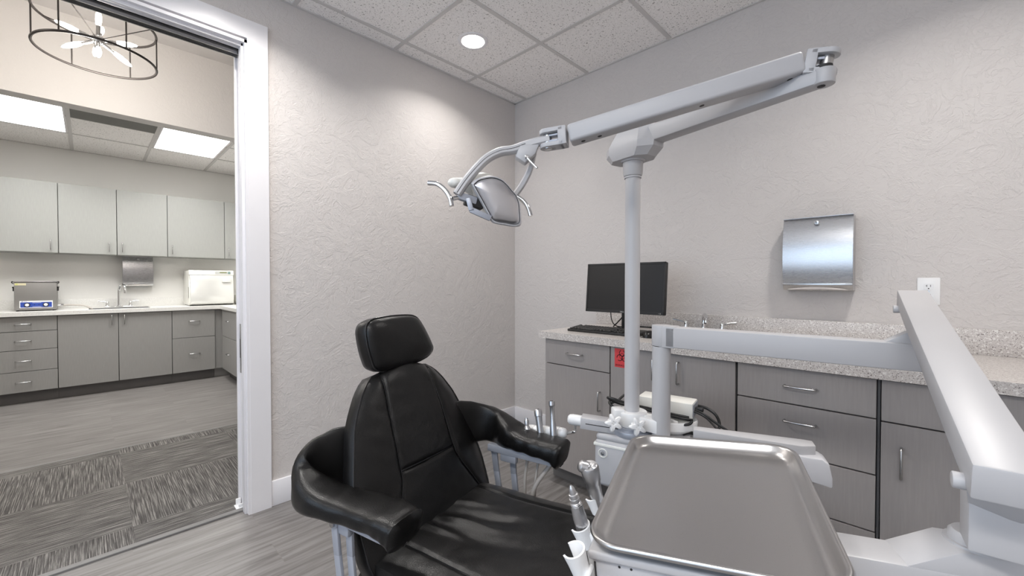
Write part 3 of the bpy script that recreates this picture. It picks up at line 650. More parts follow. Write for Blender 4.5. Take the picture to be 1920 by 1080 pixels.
b = MB(); b.box(-3.94, -3.925, -1.365, -1.27, 1.20, 1.262, .004); b.build('handle_recess', M['ivory'], dr)
b = MB(); b.box(-3.937, -3.918, -1.36, -1.272, 1.197, 1.204, .002); b.build('handle_lip', M['grey_print'], dr)
b = MB(); q = [V((-3.975, 0, 1.298)), V((-3.981, 0, 1.34))]
def pan(y0, y1, a, c_, off, nm, m, par):
    p0, p1 = q[0].lerp(q[1], a), q[0].lerp(q[1], c_); b = MB(); b.prism([V((p0.x, y0, p0.z)), V((p0.x, y1, p0.z)), V((p1.x, y1, p1.z)), V((p1.x, y0, p1.z))], (off, 0, 0)); return b.build(nm, m, par)
b = MB(); b.prism([V((-3.992, -1.70, 1.29)), V((-3.962, -1.70, 1.29)), V((-3.972, -1.70, 1.35)), V((-3.99, -1.70, 1.35))], (0, .47, 0), .003); hb = b.build('header_band', M['ivory'], sl)
def pan(y0, y1, z0, z1, nm, m, par, off=.0):
    xa = lambda z: -3.9615 - (z - 1.29) / .06 * .01 + off; b = MB(); b.prism([V((xa(z0), y0, z0)), V((xa(z0), y1, z0)), V((xa(z1), y1, z1)), V((xa(z1), y0, z1))], (.002, 0, 0)); return b.build(nm, m, par)
kp = pan(-1.43, -1.26, 1.303, 1.338, 'keypad', M['grey_print'], hb); pan(-1.382, -1.305, 1.318, 1.33, 'display', M['lcd'], kp, .001); pan(-1.292, -1.268, 1.305, 1.336, 'start_button', simple('teal_button', (110, 140, 136), .4), kp, .001)
b = MB(); b.box(-4.0, -3.985, -1.7015, -1.7, 1.0, 1.14); b.build('side_vent', M['slot'], sl)
b = MB(); b.box(-4.36, -3.98, -1.69, -1.24, .905, .914); b.build('base', M['black_plastic'], sl)
wb = thing('label_box', (-3.95, -1.10, .905), 'small white box with green print beside the steriliser, by the jamb', 'box')
b = MB(); b.box(-4.10, -3.90, -1.20, -.95, .912, 1.03, .008); b.build('box_shell', M['ivory'], wb)
b = MB(); b.box(-3.90, -3.899, -1.165, -1.0, .96, .985); b.build('printed_label', M['green'], wb)
b = MB(); b.box(-4.09, -3.91, -1.19, -.96, .905, .913); b.build('base', M['black_plastic'], wb)
# ------------------------------------------------------------------ dental chair (local axes: u forward, n to the far side)
CA = math.radians(13); CU = V((math.cos(CA), math.sin(CA), 0)); CN = V((-math.sin(CA), math.cos(CA), 0)); CO = V((1.354, -1.752, 0))
CF = frame(CO, CU, CN)
def cl_(u, n, z): return CO + CU * u + CN * n + V((0, 0, z))
def cpl(u, v, n): return onp(u, v, cl_(0, n, 0), CN)
dc = thing('dental_chair', tuple(cl_(.45, 0, 0)), 'black leather dental chair with winged armrests in front of the left wall', 'dental chair')
# backrest
BV = V((-.17, 0, .46)).normalized(); BNn = V((.46, 0, .17)).normalized()      # up the back, front normal (local)
B0 = V((.0, 0, .43)); BL = .515
def halfw(h):
    pts = [(-.14, .235), (-.06, .27), (0, .288), (.1, .292), (.2, .282), (.3, .254), (.36, .234), (.40, .214), (.43, .196), (.455, .178), (.475, .160), (.49, .142), (.50, .125), (.508, .10), (.513, .07), (.516, 0)]
    for (a, x), (b_, y) in zip(pts, pts[1:]):
        if a <= h <= b_: k = (h - a) / (b_ - a); return x + (y - x) * k
    return 0
def seamx(h): # central panel seam
    pts = [(-.14, .30), (-.02, .235), (.06, .185), (.12, .148), (.165, .130), (.19, .127), (.3, .122), (.4, .114), (.49, .105), (.52, .10)]
    for (a, x), (b_, y) in zip(pts, pts[1:]):
        if a <= h <= b_: k = (h - a) / (b_ - a); return x + (y - x) * k
    return .1
def bpt(h, x, o): return CF @ (B0 + BV * h + V((0, x, 0)) + BNn * o)
def front_o(h, x):
    w_ = max(halfw(h), .02); e = min(1, abs(x) / w_); top = max(0, min(1, (BL - h) / .06))
    o = .012 - .034 * e ** 4 - .012 * (1 - top) ** 2
    dists = [abs(abs(x) - seamx(h))]
    if abs(x) < seamx(h): dists.append(abs(h - .19 + x * .02)); o += .007 * (1 - (x / seamx(h)) ** 2) + (.004 if h > .19 else .0)
    else: o += .004
    d = min(dists); o -= .0075 * math.exp(-(d / .007) ** 2)
    o += .003 * noise.noise(V((h * 9, x * 9, 1.3))) + .0012 * noise.noise(V((h * 30, x * 22, 4)))
    return o
b = MB(); nh, nx = 130, 96
def ff(i, j):
    h = -.14 + (BL + .0015 + .14) * j; h = min(h, .5155); x = halfw(h) * (2 * i - 1); return bpt(h, x, front_o(h, x))
b.grid(ff, nx, nh)
def rim(off, k=1.0): # closed outline at an offset
    out = []
    for s in (-1, 1):
        hs = [-.14 + (.656) * q / 40 for q in range(41)]; hs = hs if s == -1 else hs[::-1][1:]
        for h in hs: h = min(h, .5155); out.append((h, s * halfw(h)))
    return out
R0 = rim(0); rr = [[bpt(h, x, front_o(h, x)) for h, x in R0], [bpt(h + (.003 if h > .3 else 0), x * 1.012, front_o(h, x) - .012) for h, x in R0], [bpt(h + (.003 if h > .3 else 0), x * 1.012, front_o(h, x) - .045) for h, x in R0], [bpt(h * .99, x * .97, -.075) for h, x in R0], [bpt(h * .9, x * .8, -.085) for h, x in R0]]
b.rings(rr, (False, True)); b.build('backrest', M['leather'], dc, 60)
br_ = kids(dc)[-1]
b = MB(); b.tube([bpt(h, x, front_o(h, x) + .0008) for h, x in R0], .0028, 8, n=1)
for s in (-1, 1): b.tube([bpt(h, s * seamx(h), front_o(h, s * seamx(h)) + .0022) for h in [ -.02 + .50 * q / 40 for q in range(41)]], .0022, 8, n=1)
b.tube([bpt(.19 - x * .02, x, front_o(.19 - x * .02, x) + .0022) for x in [seamx(.19) * (-1 + 2 * q / 16) for q in range(17)]], .0022, 8, n=1)
b.build('piping', M['piping'], br_)
# headrest
b = MB()
HP = [(-.110, 1.083), (-.135, 1.072), (-.148, 1.045), (-.144, .99), (-.134, .945), (-.122, .918), (-.095, .904), (-.04, .902), (.03, .905), (.095, .914), (.135, .926), (.156, .945), (.152, .968), (.125, 1.022), (.098, 1.062), (.076, 1.078), (.04, 1.085), (-.04, 1.087)]
hp = catmull([V((0, y, z)) for y, z in HP + [HP[0]]], 5)[:-1]; hc = V((0, .004, .995)); HNn = V((.97, 0, .12)).normalized(); HU = V((-.12, 0, .97)).normalized()
def hpt(p, s, o, t_=1):
    q = p - hc; return CF @ (V((-.19, hc.y, hc.z)) + V((0, q.y * s, 0)) + HU * (q.z * s * t_) + HNn * o)
prof = [(.5, -.075), (.85, -.072), (.955, -.06), (1.0, -.035), (1.0, -.012), (.985, .0), (.95, .008), (.86, .018), (.7, .025), (.45, .031), (.2, .034), (.01, .035)]
b.rings([[hpt(p, s, o) for p in hp] for s, o in prof]); b.build('headrest', M['leather'], dc, 60); hr = kids(dc)[-1]
b = MB(); b.tube([hpt(p, 1.0, .0) for p in hp], .0024, 8, closed=True); b.build('piping', M['piping'], hr)
b = MB(CF); b.box(-.222, -.212, -.03, .03, .78, .99, .002); b.build('headrest_bar', M['link_grey'], dc)
# seat
def seat_pt(i, j):
    u = -.06 + 1.12 * j; x = (2 * i - 1); n_ = x * (.272 + .012 * min(1, max(0, u / .4)))
    ends = 1 - max(0, (.05 - (u + .06)) / .05) ** 2 * .5
    z = .452 + .03 * max(0, u - .2) - .03 * abs(x) ** 6 - (1 - ends) * .03
    sx_ = .196 / .28; d = abs(abs(x) - sx_) * .28
    z -= .007 * math.exp(-(d / .006) ** 2)
    if abs(x) < sx_:
        z -= .010 * (1 - (x / sx_) ** 2) * math.exp(-((u - .28) / .2) ** 2)
        # soft creases run forward from the back cushion
        for (cu, cn, am, wn, wu, an) in ((.10, -.02, .011, .016, .10, .25), (.16, .045, -.008, .022, .09, .3), (.06, -.09, .006, .014, .09, .1), (.22, -.06, -.006, .03, .12, .2), (.05, .08, .005, .016, .07, .4)):
            du = u - cu; dn = n_ - cn - du * an; z += am * math.exp(-(dn / wn) ** 2 - (du / wu) ** 2)
    z += .0035 * noise.noise(V((u * 6, n_ * 8, 3))) + .001 * noise.noise(V((u * 28, n_ * 25, 7)))
    return cl_(u, n_, z)
b = MB(); b.grid(seat_pt, 90, 150)
def border(zf):
    o = [seat_pt(0, j / 60) for j in range(61)] + [seat_pt(i / 30, 1) for i in range(1, 31)] + [seat_pt(1, 1 - j / 60) for j in range(1, 61)] + [seat_pt(1 - i / 30, 0) for i in range(1, 30)]
    c0 = cl_(.5, 0, 0); out = []
    for p in o:
        q = V(p); d = (q - c0); d.z = 0; k, dz = zf; d = d.normalized(); out.append(V((q.x + d.x * k, q.y + d.y * k, q.z + dz)))
    return out
b.rings([border(z) for z in ((0, 0), (.006, -.012), (.009, -.035), (.009, -.075), (.002, -.105), (-.03, -.118))], (False, True)); b.build('seat', M['leather'], dc, 60)
st2 = kids(dc)[-1]
b = MB()
b.tube(border((.0105, -.034)), .0022, 6, closed=True)
for s in (-1, 1): b.tube([seat_pt(.5 + s * .35, j / 60) + V((0, 0, .001)) for j in range(3, 60)], .0018, 6, n=1)
b.build('piping', M['piping'], st2)
# armrests
def superell(c, sd, up_, a, h, n=28, e=3.2):
    out = []
    for k in range(n):
        t_ = k / n * 2 * math.pi; ct, st3 = math.cos(t_), math.sin(t_)
        out.append(c + sd * a * math.copysign(abs(ct) ** (2 / e), ct) + up_ * h * math.copysign(abs(st3) ** (2 / e), st3))
    return out
def armrest(secs, label):
    ctr = catmull([V(s[:3]) for s in secs], 7); aa = catmull([V((s[3], s[4], s[5] if len(s) > 5 else 0)) for s in secs], 7); rs = []
    for i, p in enumerate(ctr):
        d = (ctr[min(i + 1, len(ctr) - 1)] - ctr[max(i - 1, 0)]); d.z *= .5; d.normalize(); sd = V((d.y, -d.x, 0)).normalized()
        up_ = sd.cross(d).normalized(); up_ = up_ if up_.z > 0 else -up_
        a_, h_, tw = aa[i]; ct, s3 = math.cos(tw), math.sin(tw); s2, u2 = sd * ct + up_ * s3, up_ * ct - sd * s3
        wr = 1 + .05 * noise.noise(V((i * .33, 2.1, secs[0][1] * 9)))
        r_ = superell(p, s2, u2, a_ * wr, h_ * wr)
        r_ = [q + (q - p).normalized() * .0035 * noise.noise(q * 22) for q in r_]; rs.append([CF @ q for q in r_])
    cend = ctr[-1]; rs.append([CF @ (cend + (CF.inverted() @ q - cend) * .55 + V((.008, 0, -.004))) for q in rs[-1]])
    b = MB(); b.rings(rs); o = b.build('armrest', M['leather'], dc, 70); return o, rs
near = [(-.13, -.10, .665, .014, .092), (-.20, -.20, .66, .015, .096), (-.245, -.285, .643, .018, .088), (-.24, -.335, .618, .032, .064), (-.17, -.338, .600, .054, .042), (-.07, -.315, .592, .062, .031), (.03, -.302, .592, .062, .030), (.10, -.300, .590, .062, .033), (.138, -.300, .578, .060, .042)]
far = [(-.13, .14, .645, .014, .092), (-.12, .23, .645, .015, .090), (-.065, .30, .642, .018, .078), (.0, .33, .628, .034, .064), (.065, .322, .614, .054, .050), (.13, .312, .606, .060, .036), (.20, .308, .602, .060, .034), (.262, .308, .598, .060, .037), (.294, .308, .584, .058, .046)]
for secs, nm in ((near, 'near'), (far, 'far')):
    ar, rs = armrest(secs, nm)
    b = MB(); b.tube([r_[21] for r_ in rs[10:]], .0025, 8, n=1); b.build('piping', M['piping'], ar)
    s = -1 if nm == 'near' else 1; off = 0 if s == -1 else .155; nn_ = secs[-1][1]
    b = MB(CF); fo = -.04 if s == -1 else -.034; b.box((-.13 if s == -1 else -.165) + off, .108 + off, nn_ + fo, nn_ + fo + .026, .548 , .574, .002); fr_ = b.build('arm_frame', M['link_grey'], dc)
    # two swing links and their bolts
    l0, l1 = (-.095, -.055) if s == -1 else (0.0, .075)
    for k, (u0, u1, u2) in enumerate(((l0, l0 + .012, l0 + .045), (l1, l1 + .006, l1 + .03))):
        b = MB(); nnn = nn_ + (-.035 if s == -1 else -.002) + k * .016
        b.beam(cl_(u0, nnn, .545), cl_(u1, nnn, .46), .010, .026, .002, up=CU, h1=.024); b.beam(cl_(u1, nnn, .462), cl_(u2, nnn, .27), .010, .024, .002, up=CU)
        b.cyl(cl_(u0, nnn - .006, .545), cl_(u0, nnn + .006, .545), .0155, seg=20)
        lk = b.build('arm_link', M['link_grey'], dc); b = MB(); b.cyl(cl_(u0, nnn - .012, .545), cl_(u0, nnn - .006, .545), .0085, seg=16); b.build('bolt', M['nickel'], lk)
    b = MB(CF); b.box(-.11 + off, -.04 + off, nn_ + fo + .004, nn_ + fo + .026, .518, .552, .006); b.build('link_bracket', M['link_grey'], dc)
    b = MB(CF); b.box(-.09 + off, .04 + off, min(nn_ - .03, nn_ - s * .12), max(nn_ + .0, nn_ - s * .12), .25, .29, .004); b.build('link_mount', M['link_grey'], dc)
b = MB(CF); b.box(-.12, .85, -.2, .2, .24, .345, .02); b.build('seat_frame', M['link_grey'], dc)
b = MB(CF); b.box(.1, .6, -.14, .14, .05, .25, .02); b.box(-.12, .9, -.22, .22, 0, .055, .02); b.build('chair_base', M['powder'], dc)

# ------------------------------------------------------------------ operatory light on its pole
PX, PY = 1.757, -1.232
dl = thing('dental_lamp', (PX, PY, .70), 'grey-white dental lamp on a tall pole with a folding boom over the chair', 'dental lamp')
b = MB(); b.cyl((PX, PY, .70), (PX, PY, 1.58), .0255, seg=40); b.build('pole', M['powder'], dl)
b = MB(); b.lathe((PX, PY, 1.572), (0, 0, 1), [(0, .030), (.006, .0325), (.05, .0345), (.056, .0345)], 40); b.lathe((PX, PY, 1.565), (0, 0, 1), [(0, .029), (.006, .029)], 40); b.build('pole_collar', M['powder'], dl)
AB = math.radians(-12.3); au, an_ = V((math.cos(AB), math.sin(AB), 0)), V((-math.sin(AB), math.cos(AB), 0)); PC = V((PX, PY, 0))
def oct_(z, a, w_, sh=0): return [PC + au * (x + sh) + an_ * y + V((0, 0, z)) for x, y in ((-a, -w_ * .45), (-a * .6, -w_), (a * .6, -w_), (a, -w_ * .45), (a, w_ * .45), (a * .6, w_), (-a * .6, w_), (-a, w_ * .45))]
b = MB(); b.rings([oct_(1.626, .078, .05), oct_(1.650, .102, .058, .003), oct_(1.672, .104, .058, .004), oct_(1.715, .084, .045, .012), oct_(1.735, .07, .036, .012)]); b.lathe((PX, PY, 1.620), (0, 0, 1), [(0, .04), (.008, .042)], 32); hd_ = b.build('swivel_housing', M['powder'], dl, 20)
JX = V((2.307, -1.352, 0)); AZ_ = 1.684
e0 = PC + au * .03 + V((0, 0, AZ_ + .008)); e1 = V((JX.x, JX.y, AZ_))
b = MB(); b.beam(e0, e1, .058, .058, .008, w1=.046, h1=.036); b.cyl(e1 - V((0, 0, .018)), e1 + V((0, 0, .018)), .0235, bev=.003); ra = b.build('rear_arm', M['powder'], dl)
b = MB(); b.cyl(e1 + V((0, 0, .017)), e1 + V((0, 0, .026)), .018); b.build('pivot_pin', M['slot'], ra)
b = MB(); b.lathe(e1 - V((0, 0, .0185)) - au * .004, (0, 0, -1), [(0, .008), (.001, .008), (.001, .0)], 16); b.build('screw', M['slot'], ra)
A_ = P(1502, 123, 1.0); B_ = P(1068, 255, 1.165); ad = (B_ - A_).normalized(); asd = ad.cross(V((0, 0, 1))).normalized(); aup = asd.cross(ad).normalized()
b = MB(); b.beam(A_, B_, .056, .050, .008, seg=3); fa = b.build('front_arm', M['powder'], dl)
b = MB()
for k in (.05, .40, .86, .94): 
    p = A_.lerp(B_, k); b.lathe(p - aup * .0245 , -aup, [(0, .006), (.0012, .006), (.0012, 0)], 12)
b.build('screw_holes', M['slot'], fa)
# knuckles: forks with round ends
def fork(base, tip, w_, hgt, gap, nm, par):
    d = (tip - base).normalized(); sd = d.cross(V((0, 0, 1))).normalized(); u_ = sd.cross(d)
    b = MB(); b.beam(base, base + d * .024, w_, hgt, .003)
    th = (hgt - gap) / 2
    for s in (-1, 1):
        c = u_ * s * (gap / 2 + th / 2); b.beam(base + c + d * .01, tip + c, w_, th, .0015); b.cyl(tip + c - u_ * th / 2, tip + c + u_ * th / 2, w_ / 2, bev=.0015)
    o = b.build(nm, M['powder'], par)
    b = MB(); b.cyl(tip - u_ * (hgt / 2 + .002), tip + u_ * (hgt / 2 + .002), w_ * .27, bev=.001)
    b.build('pivot_pin', M['nickel'], o)
    b = MB(); b.beam(tip + u_ * gap * .28, base + d * .02 + u_ * gap * .28, w_ * .5, gap * .2, .001); b.beam(tip - u_ * gap * .28, base + d * .02 - u_ * gap * .28, w_ * .5, gap * .2, .001); b.build('link_tongue', M['link_grey'], o)
    return o
K0 = P(1549, 119, .975); fork(A_ + (K0 - A_) * .12, K0, .050, .056, .032, 'rear_knuckle', dl)
K1 = P(1027, 262, 1.185); fork(B_ + (K1 - B_) * .1, K1, .046, .052, .028, 'front_knuckle', dl)
# yoke
def sweep_rect(b, pts, ups, w_, h_, n=6):
    pts = catmull(pts, n); N = len(pts); rs = []
    for i, p in enumerate(pts):
        d = (pts[min(i + 1, N - 1)] - pts[max(i - 1, 0)]).normalized(); sd = d.cross(V(ups)).normalized(); u_ = sd.cross(d)
        c = .22; rs.append([p + sd * x * w_ / 2 + u_ * y * h_ / 2 for x, y in ((-1, -1 + c * 2), (-1 + c * 2, -1), (1 - c * 2, -1), (1, -1 + c * 2), (1, 1 - c * 2), (1 - c * 2, 1), (-1 + c * 2, 1), (-1, 1 - c * 2))])
    b.rings(rs)
b = MB(); sweep_rect(b, [K1 + (K1 - P(1010, 266, 1.19)) * .2, P(1005, 267, 1.19), P(985, 273, 1.195), P(962, 281, 1.195), P(938, 285, 1.19), P(914, 297, 1.18), P(893, 317, 1.172), P(873, 341, 1.165), P(857, 365, 1.16)], FW, .024, .026)
sweep_rect(b, [P(1002, 274, 1.2), P(998, 300, 1.22), P(992, 322, 1.235), P(980, 345, 1.245), P(967, 364, 1.25)], FW, .018, .020)
b.prism([P(975, 272, 1.18), P(1012, 268, 1.18), P(1004, 288, 1.18), P(985, 305, 1.18), P(966, 293, 1.18)], FW * .035, .003); yk = b.build('yoke', M['powder'], dl, 45)
b = MB(); b.tube([P(985, 292, 1.17), P(996, 304, 1.165), P(1007, 315, 1.16)], .0032, 10); b.lathe(P(988, 294, 1.17), RT, [(-.004, .006), (.004, .006)], 12); b.build('tension_lever', M['chrome'], yk)
b = MB(); b.tube([V(p) - FW * .0130 for p in [P(985, 272, 1.195), P(962, 280.5, 1.195), P(938, 285, 1.19), P(914, 297, 1.18), P(893, 317, 1.172), P(873, 341, 1.165), P(858, 363, 1.16)]], .0009, 6); b.build('yoke_seam', M['slot'], yk)
# head: silvered shield with its rim, housing, handles
HC_ = P(925, 370, 1.185); HNrm = (-FW * .86 + RT * .26 - UP * .12).normalized()
SHP = [(884, 345), (893, 337), (905, 333), (922, 331), (938, 336), (950, 346), (959, 357), (967, 366), (973, 381), (975, 400), (975, 419), (966, 424), (945, 421), (924, 416), (914, 400), (903, 380), (893, 362)]
op = [onp(u, v, HC_, HNrm) for u, v in SHP]; op = catmull(op + [op[0]], 4)[:-1]; oc = sum(op, V()) / len(op)
def dome(s, o): return [oc + (p - oc) * s + HNrm * o for p in op]
b = MB(); b.rings([dome(.93, .0065), dome(.90, .011), dome(.8, .015), dome(.6, .019), dome(.35, .0215), dome(.02, .022)], (False, True)); sh = b.build('silver_shield', M['silver_shield'], dl, 60)
b = MB(); b.rings([dome(.93, .004), dome(.95, .010), dome(1.0, .009), dome(1.03, .004), dome(1.03, -.008), dome(1.0, -.012), dome(.9, -.013)], (False, True)); b.build('shield_rim', M['powder'], dl, 50)
b = MB(); sh_o = UP * .012 - RT * .008
b.rings([[p + sh_o * (k + 0) for p in dome(s, o)] for s, o, k in ((.80, -.013, 0), (.98, -.03, 1), (.99, -.045, 1.5), (.9, -.062, 2), (.65, -.075, 2), (.3, -.08, 2))]); b.sphere(P(852, 343, 1.20), .018, sc=(1.1, 1.1, .8)); b.cyl(P(853, 342, 1.205), P(898, 352, 1.225), .014, .03); b.build('lamp_housing', M['ivory'], dl, 60)
b = MB(); b.beam(P(857, 366, 1.165), P(893, 378, 1.185), .02, .022, .004, up=UP); b.beam(P(878, 372, 1.17), P(884, 395, 1.17), .014, .016, .002, up=FW); b.beam(P(882, 393, 1.172), P(920, 410, 1.185), .016, .014, .002, up=FW); b.build('head_bracket', M['link_grey'], dl)
b = MB(); b.beam(P(872, 374, 1.18), P(905, 385, 1.2), .03, .03, .004, up=UP); b.build('inner_bracket', M['slot'], dl)
b = MB(); b.tube([P(803, 343, 1.16), P(819, 345, 1.155), P(833, 355, 1.15), P(843, 370, 1.147), P(847, 386, 1.145)], .0068, 16); b.tube([P(862, 370, 1.165), P(848, 373, 1.152)], .006, 12, n=1); b.build('handle', M['chrome'], dl)
b = MB(); b.tube([P(968, 368, 1.235), P(981, 377, 1.232), P(990, 390, 1.228), P(995, 405, 1.225)], .0068, 16); b.build('handle', M['chrome'], dl)

# ------------------------------------------------------------------ delivery support: base unit, posts, clamp
bu = thing('equipment_stand', (1.83, -1.38, 0), 'grey-white support unit carrying both poles beside the chair', 'equipment base')
c1 = P(1114, 818, 1.455)
def bl(u, n, z): return V((c1.x, c1.y, 0)) + CU * u + CN * n + V((0, 0, z))
BFm = frame(V((c1.x, c1.y, 0)), CU, CN)
b = MB(BFm); b.box(0, .30, 0, .26, .490, .652, .014, 3); b.build('case', M['powder'], bu)
b = MB(BFm); b.box(.004, .296, .004, .256, .648, .672, .010, 3); b.build('case_lid', M['powder'], bu)
b = MB(BFm); b.box(-.002, .302, -.002, .262, .630, .640, .002); b.build('lid_seam', M['ivory'], bu)
b = MB(); p = bl(.032, 0, .607); b.lathe(p + CN * .002, -CN, [(0, .0165), (.004, .0165), (.005, .014), (.0, .011)], 24); b.build('screw_recess', M['ivory'], bu)
b = MB(); b.lathe(p, -CN, [(0, .006), (.006, .006), (.0065, .003)], 12); b.build('screw', M['nickel'], bu)
b = MB(BFm); b.box(.08, .22, .06, .2, .02, .495, .01); b.box(.0, .26, 0.03, .22, 0, .03, .01); b.build('support_column', M['powder'], bu)
b = MB(); b.cyl((PX, PY, .670), (PX, PY, .690), .066, seg=40, bev=.003); b.cyl((PX, PY, .688), (PX, PY, .702), .058, seg=40); b.build('turntable', M['link_grey'], bu)
QX, QY = P(1240, 700, 1.38).x, P(1240, 700, 1.38).y
b = MB(); b.cyl((PX, PY, .702), (PX, PY, .752), .052, bev=.004, seg=40); b.beam(V((PX, PY, .735)) - RT * .03, V((PX, PY, .735)) - RT * .068, .05, .05, .006); b.beam((PX, PY, .722), (QX, QY, .722), .06, .044, .004); clm = b.build('pole_clamp', M['white_plastic'], bu)
for u, v, d in ((1149, 792, 1.385), (1194, 799, 1.365)):
    c = P(u, v, d); nd = (-FW + RT * .1 + V((0, 0, .12))).normalized(); a1 = nd.cross(V((0, 0, 1))).normalized(); a2 = a1.cross(nd); rs = []
    for o, s in ((.03, .35), (-.001, .4), (0, .85), (.004, 1), (.012, 1), (.015, .9), (.0155, .3), (.011, .22), (.011, .01)):
        rs.append([c + nd * o + (a1 * math.cos(t_) + a2 * math.sin(t_)) * s * (.0222 + .0085 * math.cos(5 * t_)) for t_ in [k / 60 * 2 * math.pi for k in range(60)]]) if o != .03 else rs.append([c - nd * .03 + (a1 * math.cos(t_) + a2 * math.sin(t_)) * .008 for t_ in [k / 60 * 2 * math.pi for k in range(60)]])
    b = MB(); b.rings(rs); b.build('star_knob', M['white_plastic'], clm, 50)
b = MB(); pc = P(1262, 797, 1.47); b.rings([[V((pc.x, pc.y, 0)) + RT * .085 * s * math.cos(t_) + RT.cross(V((0, 0, 1))) * .06 * s * math.sin(t_) + V((0, 0, z)) for t_ in [k / 40 * 2 * math.pi for k in range(40)]] for z, s in ((.675, .7), (.69, .97), (.715, 1), (.72, .96), (.705, .9))]); b.beam((pc.x, pc.y, .70), (PX + .03, PY, .735), .05, .03, .004); b.build('cable_shelf', M['white_plastic'], bu)
# side arm to the right with a hood
hz = .722; h0, h1_ = P(1300, 818, 1.32), P(1516, 842, 1.19); h0.z = h1_.z = hz; hdv = (h1_ - h0).normalized(); hs_ = hdv.cross(V((0, 0, 1)))
b = MB(); b.prism([q + V((0, 0, -.016)) for q in (h0 - hs_ * .02, h0 + hs_ * .02, h1_ + hs_ * .03 - hdv * .02, h1_ + hs_ * .012 + hdv * .015, h1_ - hs_ * .03 + hdv * .015, h1_ - hs_ * .034 - hdv * .012)], (0, 0, .032), .003); b.build('side_arm', M['powder'], bu)
hh = P(1522, 872, 1.18); b = MB(); hh2 = hh - hdv * .16
rs = [[hh + hdv * x + hs_ * y + V((0, 0, z)) for x, z in ((-.14, .032), (.018, .032), (.034, .022), (.042, -.018), (.042, -.045), (-.14, -.012))] for y in (-.034, .034)]
b.rings(rs, bev=.005); b.build('side_hood', M['clear_grey'], bu)

# ------------------------------------------------------------------ delivery arm with head
dv = thing('dental_delivery_unit', (QX, QY, .70), 'grey-white jointed delivery arm on the thicker post, reaching over the chair', 'dental delivery arm')
DA = math.radians(5.4); du_ = V((math.cos(DA), math.sin(DA), 0)); dn_ = V((-math.sin(DA), math.cos(DA), 0)); Q0 = V((QX, QY, 0))
b = MB(); b.cyl((QX, QY, .60), (QX, QY, .990), .0295, seg=40); b.build('post', M['powder'], dv)
ZT, ZB = 1.057, .991
b = MB(); b.cyl((QX, QY, ZB + .001), (QX, QY, ZT + .003), .031, seg=40, bev=.0015); b.beam(Q0 + V((0, 0, (ZT + ZB) / 2)), Q0 + du_ * .05 + V((0, 0, (ZT + ZB) / 2)), .058, ZT - ZB + .004, .003); b.build('post_cap', M['powder'], dv)
L1 = .595; b = MB(); b.beam(Q0 + du_ * .02 + V((0, 0, (ZT + ZB) / 2)), Q0 + du_ * (L1 + .03) + V((0, 0, (ZT + ZB) / 2)), .058, ZT - ZB, .004); 
E_ = Q0 + du_ * (L1 + .02)
def wedge(b, c, dir_, z0, rise, l0, l1, w_):
    n_ = V((-dir_.y, dir_.x, 0)); pr_ = [(-l0, 0), (-l0 * .35, rise), (l1, rise), (l1, 0)]
    b.prism([c + dir_ * x + n_ * (-w_ / 2) + V((0, 0, z0 + z)) for x, z in pr_], n_ * w_, .002)
wedge(b, E_, du_, ZT - .002, .028, .065, .02, .050); b.build('horizontal_arm', M['powder'], dv)
FT, NTp = P(1711, 544, 1.06), P(1900, 885, .427); fd = (NTp - FT).normalized(); fs = fd.cross(V((0, 0, 1))).normalized(); fu = fs.cross(fd); fu = fu if fu.z > 0 else -fu
WF = .058; b = MB(); b.beam(FT - fu * .021, NTp - fu * .021, WF, .042, .003); fx = b.build('flex_arm', M['powder'], dv)
b = MB(); b.beam(FT - fu * .055 + fd * .03, NTp - fu * .055 - fd * .11, WF * .72, .03, .003); b.build('lower_link', M['link_grey'], dv)
fs_l = -fs if (-fs).dot(RT) < 0 else fs
for base, off, r_ in ((FT + fd * .045 - fu * .040, 0, .0095), (NTp - fd * .03 - fu * .040, 0, .0095)):
    b = MB(); b.cyl(base + fs_l * .02, base + fs_l * (WF / 2 + .010), r_, bev=.002); b.cyl(base + fs_l * (WF / 2), base + fs_l * (WF / 2 + .006), r_ * .8); b.build('pivot_knob', M['powder'], dv)
Ez = V((E_.x, E_.y, 0)); b = MB(); b.beam(Ez + V((0, 0, 1.076)) , V((E_.x, E_.y, 1.125)) , .034, .034, .003, up=dn_); b.beam(V((E_.x, E_.y, 1.11)), FT - fu * .035 + fd * .03, .034, .04, .003); b.cyl(Ez + V((0, 0, 1.070)), Ez + V((0, 0, 1.08)), .022); b.build('far_joint', M['powder'], dv)
J2 = P(1868, 1008, .495); J2v = V((J2.x, J2.y, 0))
b = MB(); b.beam(V((J2.x, J2.y, .882)), V((J2.x, J2.y, .955)), .054, .046, .003, up=fd); b.beam(V((J2.x, J2.y, .945)), NTp - fd * .055 - fu * .04, .044, .05, .003); b.build('near_joint', M['powder'], dv)
ZL = .842
l_a, l_b = onz(1583, 1018, ZL), onz(1780, 1052, ZL); ld = (l_b - l_a); ld.z = 0; ld.normalize(); ln = V((-ld.y, ld.x, 0))
t0 = (J2v - V((l_a.x, l_a.y, 0))).dot(ld); J3 = V((l_a.x, l_a.y, 0)) + ld * t0
b = MB(); b.beam(V((l_a.x, l_a.y, ZL - .026)) - ld * .12, J3 + ld * .05 + V((0, 0, ZL - .026)), .060, .052, .004)
wedge(b, J3, ld, ZL - .002, .030, .085, .045, .058); b.build('lower_arm', M['powder'], dv)
b = MB(); b.lathe(J3 + V((0, 0, ZL + .027)), (0, 0, 1), [(0, .030), (.004, .030), (.004, .026), (.012, .0255), (.016, .022)], 32); b.build('joint_collar', M['powder'], dv)
